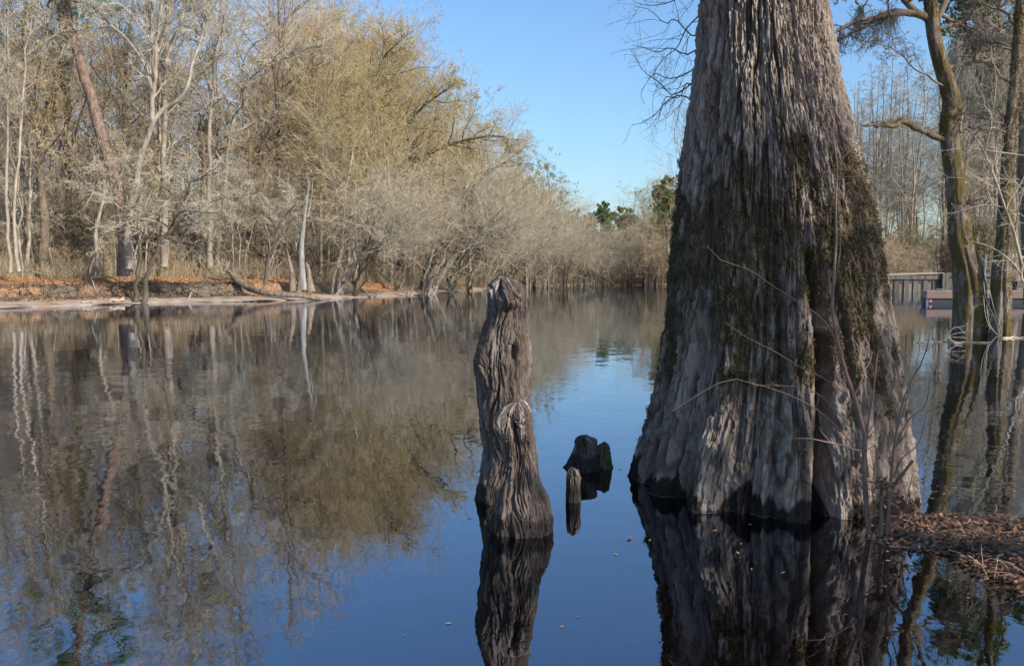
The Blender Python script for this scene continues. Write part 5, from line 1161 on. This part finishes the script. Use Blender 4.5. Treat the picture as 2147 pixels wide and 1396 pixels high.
# ================================================================ left bank: litter, grass, roots, driftwood
def on_left(n, pxr, ddr):
    px = rng.uniform(*pxr, n); d = np.array([shore_d(p) for p in px]) + rng.uniform(*ddr, n) ; x = (px - CX) / FPX * d; return x, d
x, y = on_left(60000, (-80, 1010), (1.2, 17)); s = sdist(x, y); nz = fbm(x * .3, y * .3, 0, 4, 17); k = (s > 1.2 + rng.random(len(x)) * 2.5) & (nz > .36); x, y = x[k], y[k]; z = ground(x, y) + .02
m = MB(); leafquads(m, np.stack([x, y, z], -1), .10, 0, .6, flat=.6); o = m.build('bank_leaves', M['litter'], smooth=False); tag(o, 'orange brown fallen leaves strewn over the left bank', 'leaf litter', kind='stuff')
x, y = on_left(26000, (-120, 1000), (8.5, 24)); nz = fbm(x * .35, y * .35, 0, 3, 19); k = nz > .40; x, y = x[k], y[k]; z = ground(x, y)
n = len(x); D = np.stack([rng.normal(size=n) * .35, rng.normal(size=n) * .35, np.ones(n)], -1); Pm = grow(np.stack([x, y, z], -1), D, rng.uniform(.4, 1.5, n), 4, .2, (0, 0, -.3)); m = MB(); tubes(m, Pm, np.linspace(.010, .005, 4)[None] * np.ones((n, 1)), 3)
leafquads(m, Pm[rng.integers(0, n, 9000), rng.integers(1, 4, 9000)], .08, 1); o = m.build('dry_undergrowth', [M['straw'], M['leaf_rust']], smooth=False); tag(o, 'dry grass and bracken under the trees of the left bank', 'undergrowth', kind='stuff')
# roots hanging over the scarp
x, y = on_left(900, (-60, 520), (2.5, 5.5)); s = sdist(x, y); k = (s > 2.3) & (s < 5); x, y = x[k], y[k]; z = ground(x, y) + .05; n = len(x)
Pm = grow(np.stack([x, y, z], -1), np.stack([rng.normal(size=n), -np.abs(rng.normal(size=n)) - .3, -.2 + rng.normal(size=n) * .3], -1), rng.uniform(.4, 1.4, n), 7, .35, (0, -.5, -.9)); Pm[..., 2] = np.maximum(Pm[..., 2], ground(Pm[..., 0], Pm[..., 1]) + .01)
m = MB(); tubes(m, Pm, np.linspace(.035, .012, 7)[None] * rng.uniform(.4, 1.2, (n, 1)), 4); o = m.build('bank_roots', M['bark_brown']); tag(o, 'tangle of bare roots along the eroded scarp of the left bank', 'roots', kind='stuff')
def bankwood(name, label, cat, pts, r0, r1, mt, Y=None, stubs=()):
    def g_(px, py):
        # where the line of sight meets the bank
        ds = np.linspace(33, 62, 400); zz_ = np.array(P(px, py, 1.0)); dz = (zz_[2] - CH); xs = (px - CX) / FPX * ds; gz2 = ground(xs * (zz_[0] / ((px - CX) / FPX)) if abs(px - CX) > 1 else xs, ds)
        hit = np.argmax(CH + dz * ds <= gz2) if np.any(CH + dz * ds <= gz2) else -1; d = ds[hit]; return np.array([zz_[0] * d, d, gz2[hit] + r0 * .6])
    q = np.array([g_(a, b) + np.array([0, 0, c]) for a, b, c in pts]); b0_ = q[0].copy(); K = 16; p = resample(q - b0_, K); p += rng.normal(size=p.shape) * r0 * .25
    m = MB(); tubes(m, p[None], (np.linspace(r0, r1, K) * (1 + rng.normal(size=K) * .1))[None], 8, cap=True)
    for (a, b, c, dx, dy, dz, rr2) in stubs:
        s0 = g_(a, b) - b0_ + np.array([0, 0, c]); tubes(m, resample([s0, s0 + np.array([dx * .5, dy * .5, dz * .6]), s0 + np.array([dx, dy, dz])], 6)[None], np.linspace(rr2, rr2 * .3, 6)[None], 5, cap=True)
    o = m.build(name, mt); o.location = b0_; tag(o, label, cat); return o
bankwood('driftwood_log', 'pale bleached log lying on the upper bank at the far left', 'log', [(18, 580, 0), (50, 579, .03), (85, 578, 0), (108, 577, 0)], .10, .05, M['driftwood'])
bankwood('driftwood_log', 'bleached branch lying left of the leaning pine foot, dark modelled shadow line over it', 'log', [(146, 574, 0), (165, 578, .02), (185, 581, 0), (200, 580, 0)], .09, .05, M['driftwood'])
bankwood('shadow_strip', 'thin dark shadow line modelled on the leaves left of the leaning pine foot', 'branch', [(150, 571, .1), (185, 575, .1), (215, 580, .05), (235, 584, 0)], .05, .03, M['deadlog'])  # dark tube standing in for a thin shadow across the bank
bankwood('shadow_strip', 'thin dark shadow line modelled on the leaves, left of the fallen log', 'branch', [(425, 582, .1), (450, 588, .05), (480, 594, .03), (505, 598, 0)], .05, .03, M['deadlog'])  # the log's shadow on the leaves, modelled as a dark tube
bankwood('driftwood_log', 'short rounded pale log at the waterline beside the twin stemmed tree', 'log', [(232, 634, .05), (245, 634, .05), (260, 633, .05)], .10, .08, M['driftwood'])
bankwood('driftwood_log', 'flat grey log half buried in the sand, left of the rounded pale log', 'log', [(172, 636, 0), (188, 635, .03), (202, 635, 0)], .06, .035, M['driftwood'])
bankwood('driftwood_branch', 'white forked root hanging over the scarp left of the twin stemmed tree', 'branch', [(225, 589, .2), (208, 590, .2), (192, 591, .2), (196, 600, .1), (200, 611, 0)], .045, .025, M['driftwood'])
bankwood('driftwood_branch', 'forked dark driftwood at the waterline right of the fallen log', 'branch', [(757, 616, .25), (768, 621, .1), (780, 625, 0), (790, 623, .1)], .07, .03, M['deadlog'], stubs=((765, 621, .1, .5, 0, .3, .04), (775, 624, .05, .9, 0, .35, .03)))
bankwood('driftwood_branch', 'dark branch sticking up from the waterline before the arching tree', 'branch', [(858, 626, 0), (864, 618, .35), (871, 608, .7)], .05, .02, M['deadlog'], stubs=((860, 624, .1, -.9, 0, .25, .03),))
bankwood('driftwood_branch', 'pale curved driftwood on the sand between the log and the twin stemmed tree', 'branch', [(396, 626, 0), (404, 619, .15), (414, 620, .1), (424, 623, 0)], .05, .02, M['driftwood'])
for (px, py, h_, r_, lb) in ((93, 637, .42, .05, 'thin dark post standing at the waterline at the far left'), (103, 638, .28, .12, 'squat dark stump in the water right of the thin post'), (477, 628, .14, .05, 'tiny dark stub on the sand left of the fallen log')):
    x, y = W(px, py, .02); m = MB(); K = 8; p = np.array([[.01 * math.sin(i), 0, -.3 + (h_ + .3) * i / (K - 1)] for i in range(K)]); rr2 = r_ * (1 + rng.normal(size=K) * .1); rr2[-1] *= .75; tubes(m, p[None], rr2[None], 10, cap=True)
    n_ = 4 if r_ > .1 else 1
    for q in range(n_): a = q * 1.6; tubes(m, np.array([[[r_ * .6 * math.cos(a), r_ * .6 * math.sin(a), h_ * .5], [r_ * .7 * math.cos(a), r_ * .7 * math.sin(a), h_ * (1.05 + .2 * rng.random())]]]), np.array([[r_ * .35, r_ * .1]]), 5)
    o = m.build('wooden_stump', M['deadlog']); o.location = (x, y, 0); tag(o, lb, 'stump')
# cypress knees and dark stumps along the far waterline
kb = MB(); K = 6
p = np.array([[0, 0, -.3 + .9 * i / (K - 1)] for i in range(K)]); tubes(kb, p[None], np.array([[.16, .13, .10, .08, .06, .02]]), 8)
ko = kb.build('far_knee', M['bark_dark']); first = True
for q in range(80):
    px = rng.uniform(1040, 1420); d = shore_d(px) - rng.uniform(-.8, 1.2); x, y = xy_at(px, d)
    o = ko if first else ko.copy()
    if not first: C.objects.link(o)
    first = False; o.location = (x, y, 0); sc0 = rng.uniform(.5, 2.2); o.scale = (rng.uniform(.7, 1.6), rng.uniform(.7, 1.6), sc0); o.rotation_euler = (rng.normal() * .06, rng.normal() * .06, rng.uniform(0, 6))
    tag(o, 'small dark cypress knee along the waterline at the end of the river', 'cypress knee', 'cypress knees along the far waterline')
# ================================================================ trees on the near bank behind the viewer; they cast the dappled shade
def shade_tree(x, y, H, r, leafn, label, seed_t0=.3):
    z = gz_at(x, y)
    hero('evergreen_oak', label, 'tree', [[(x, y, z - .2), (x + .3, y + .1, z + H * .3), (x + .1, y - .2, z + H * .6), (x + .3, y, z + H)]], [(r, .04)],
         dict(K0=14, w0=.1, levels=[dict(n=18, t=(seed_t0, 1), a=60, asd=14, lf=.42, rr=.5, K=8, w=.2, trop=(0, 0, .3), s=5, prof=roundc, rmin=.02), dict(n=8, t=(.15, 1), a=45, lf=.5, K=6, w=.25, s=3, rmin=.012), dict(n=4, t=(.1, 1), a=45, lf=.5, K=4, w=.3, s=3, rmin=.006)], leaf=[(leafn, .10, 1, .55)]), M['bark_grey'], [M['twig_tan'], M['leaf_ever']])
shade_tree(9.0, -1.4, 7.2, .20, 2600, 'evergreen oak on the near bank whose shade falls on the cypress knees')
shade_tree(6.2, -3.9, 8.0, .26, 12000, 'slim evergreen oak on the near bank whose shade falls on the low stump')
shade_tree(14.5, 1.6, 9.5, .3, 6000, 'evergreen oak on the near bank whose shade falls on the big cypress')
# the first-built copies are only patterns: take them out of the scene
for L_ in protos.values():
    for r in L_:
        for ch in list(r.children): bpy.data.objects.remove(ch)
        bpy.data.objects.remove(r)
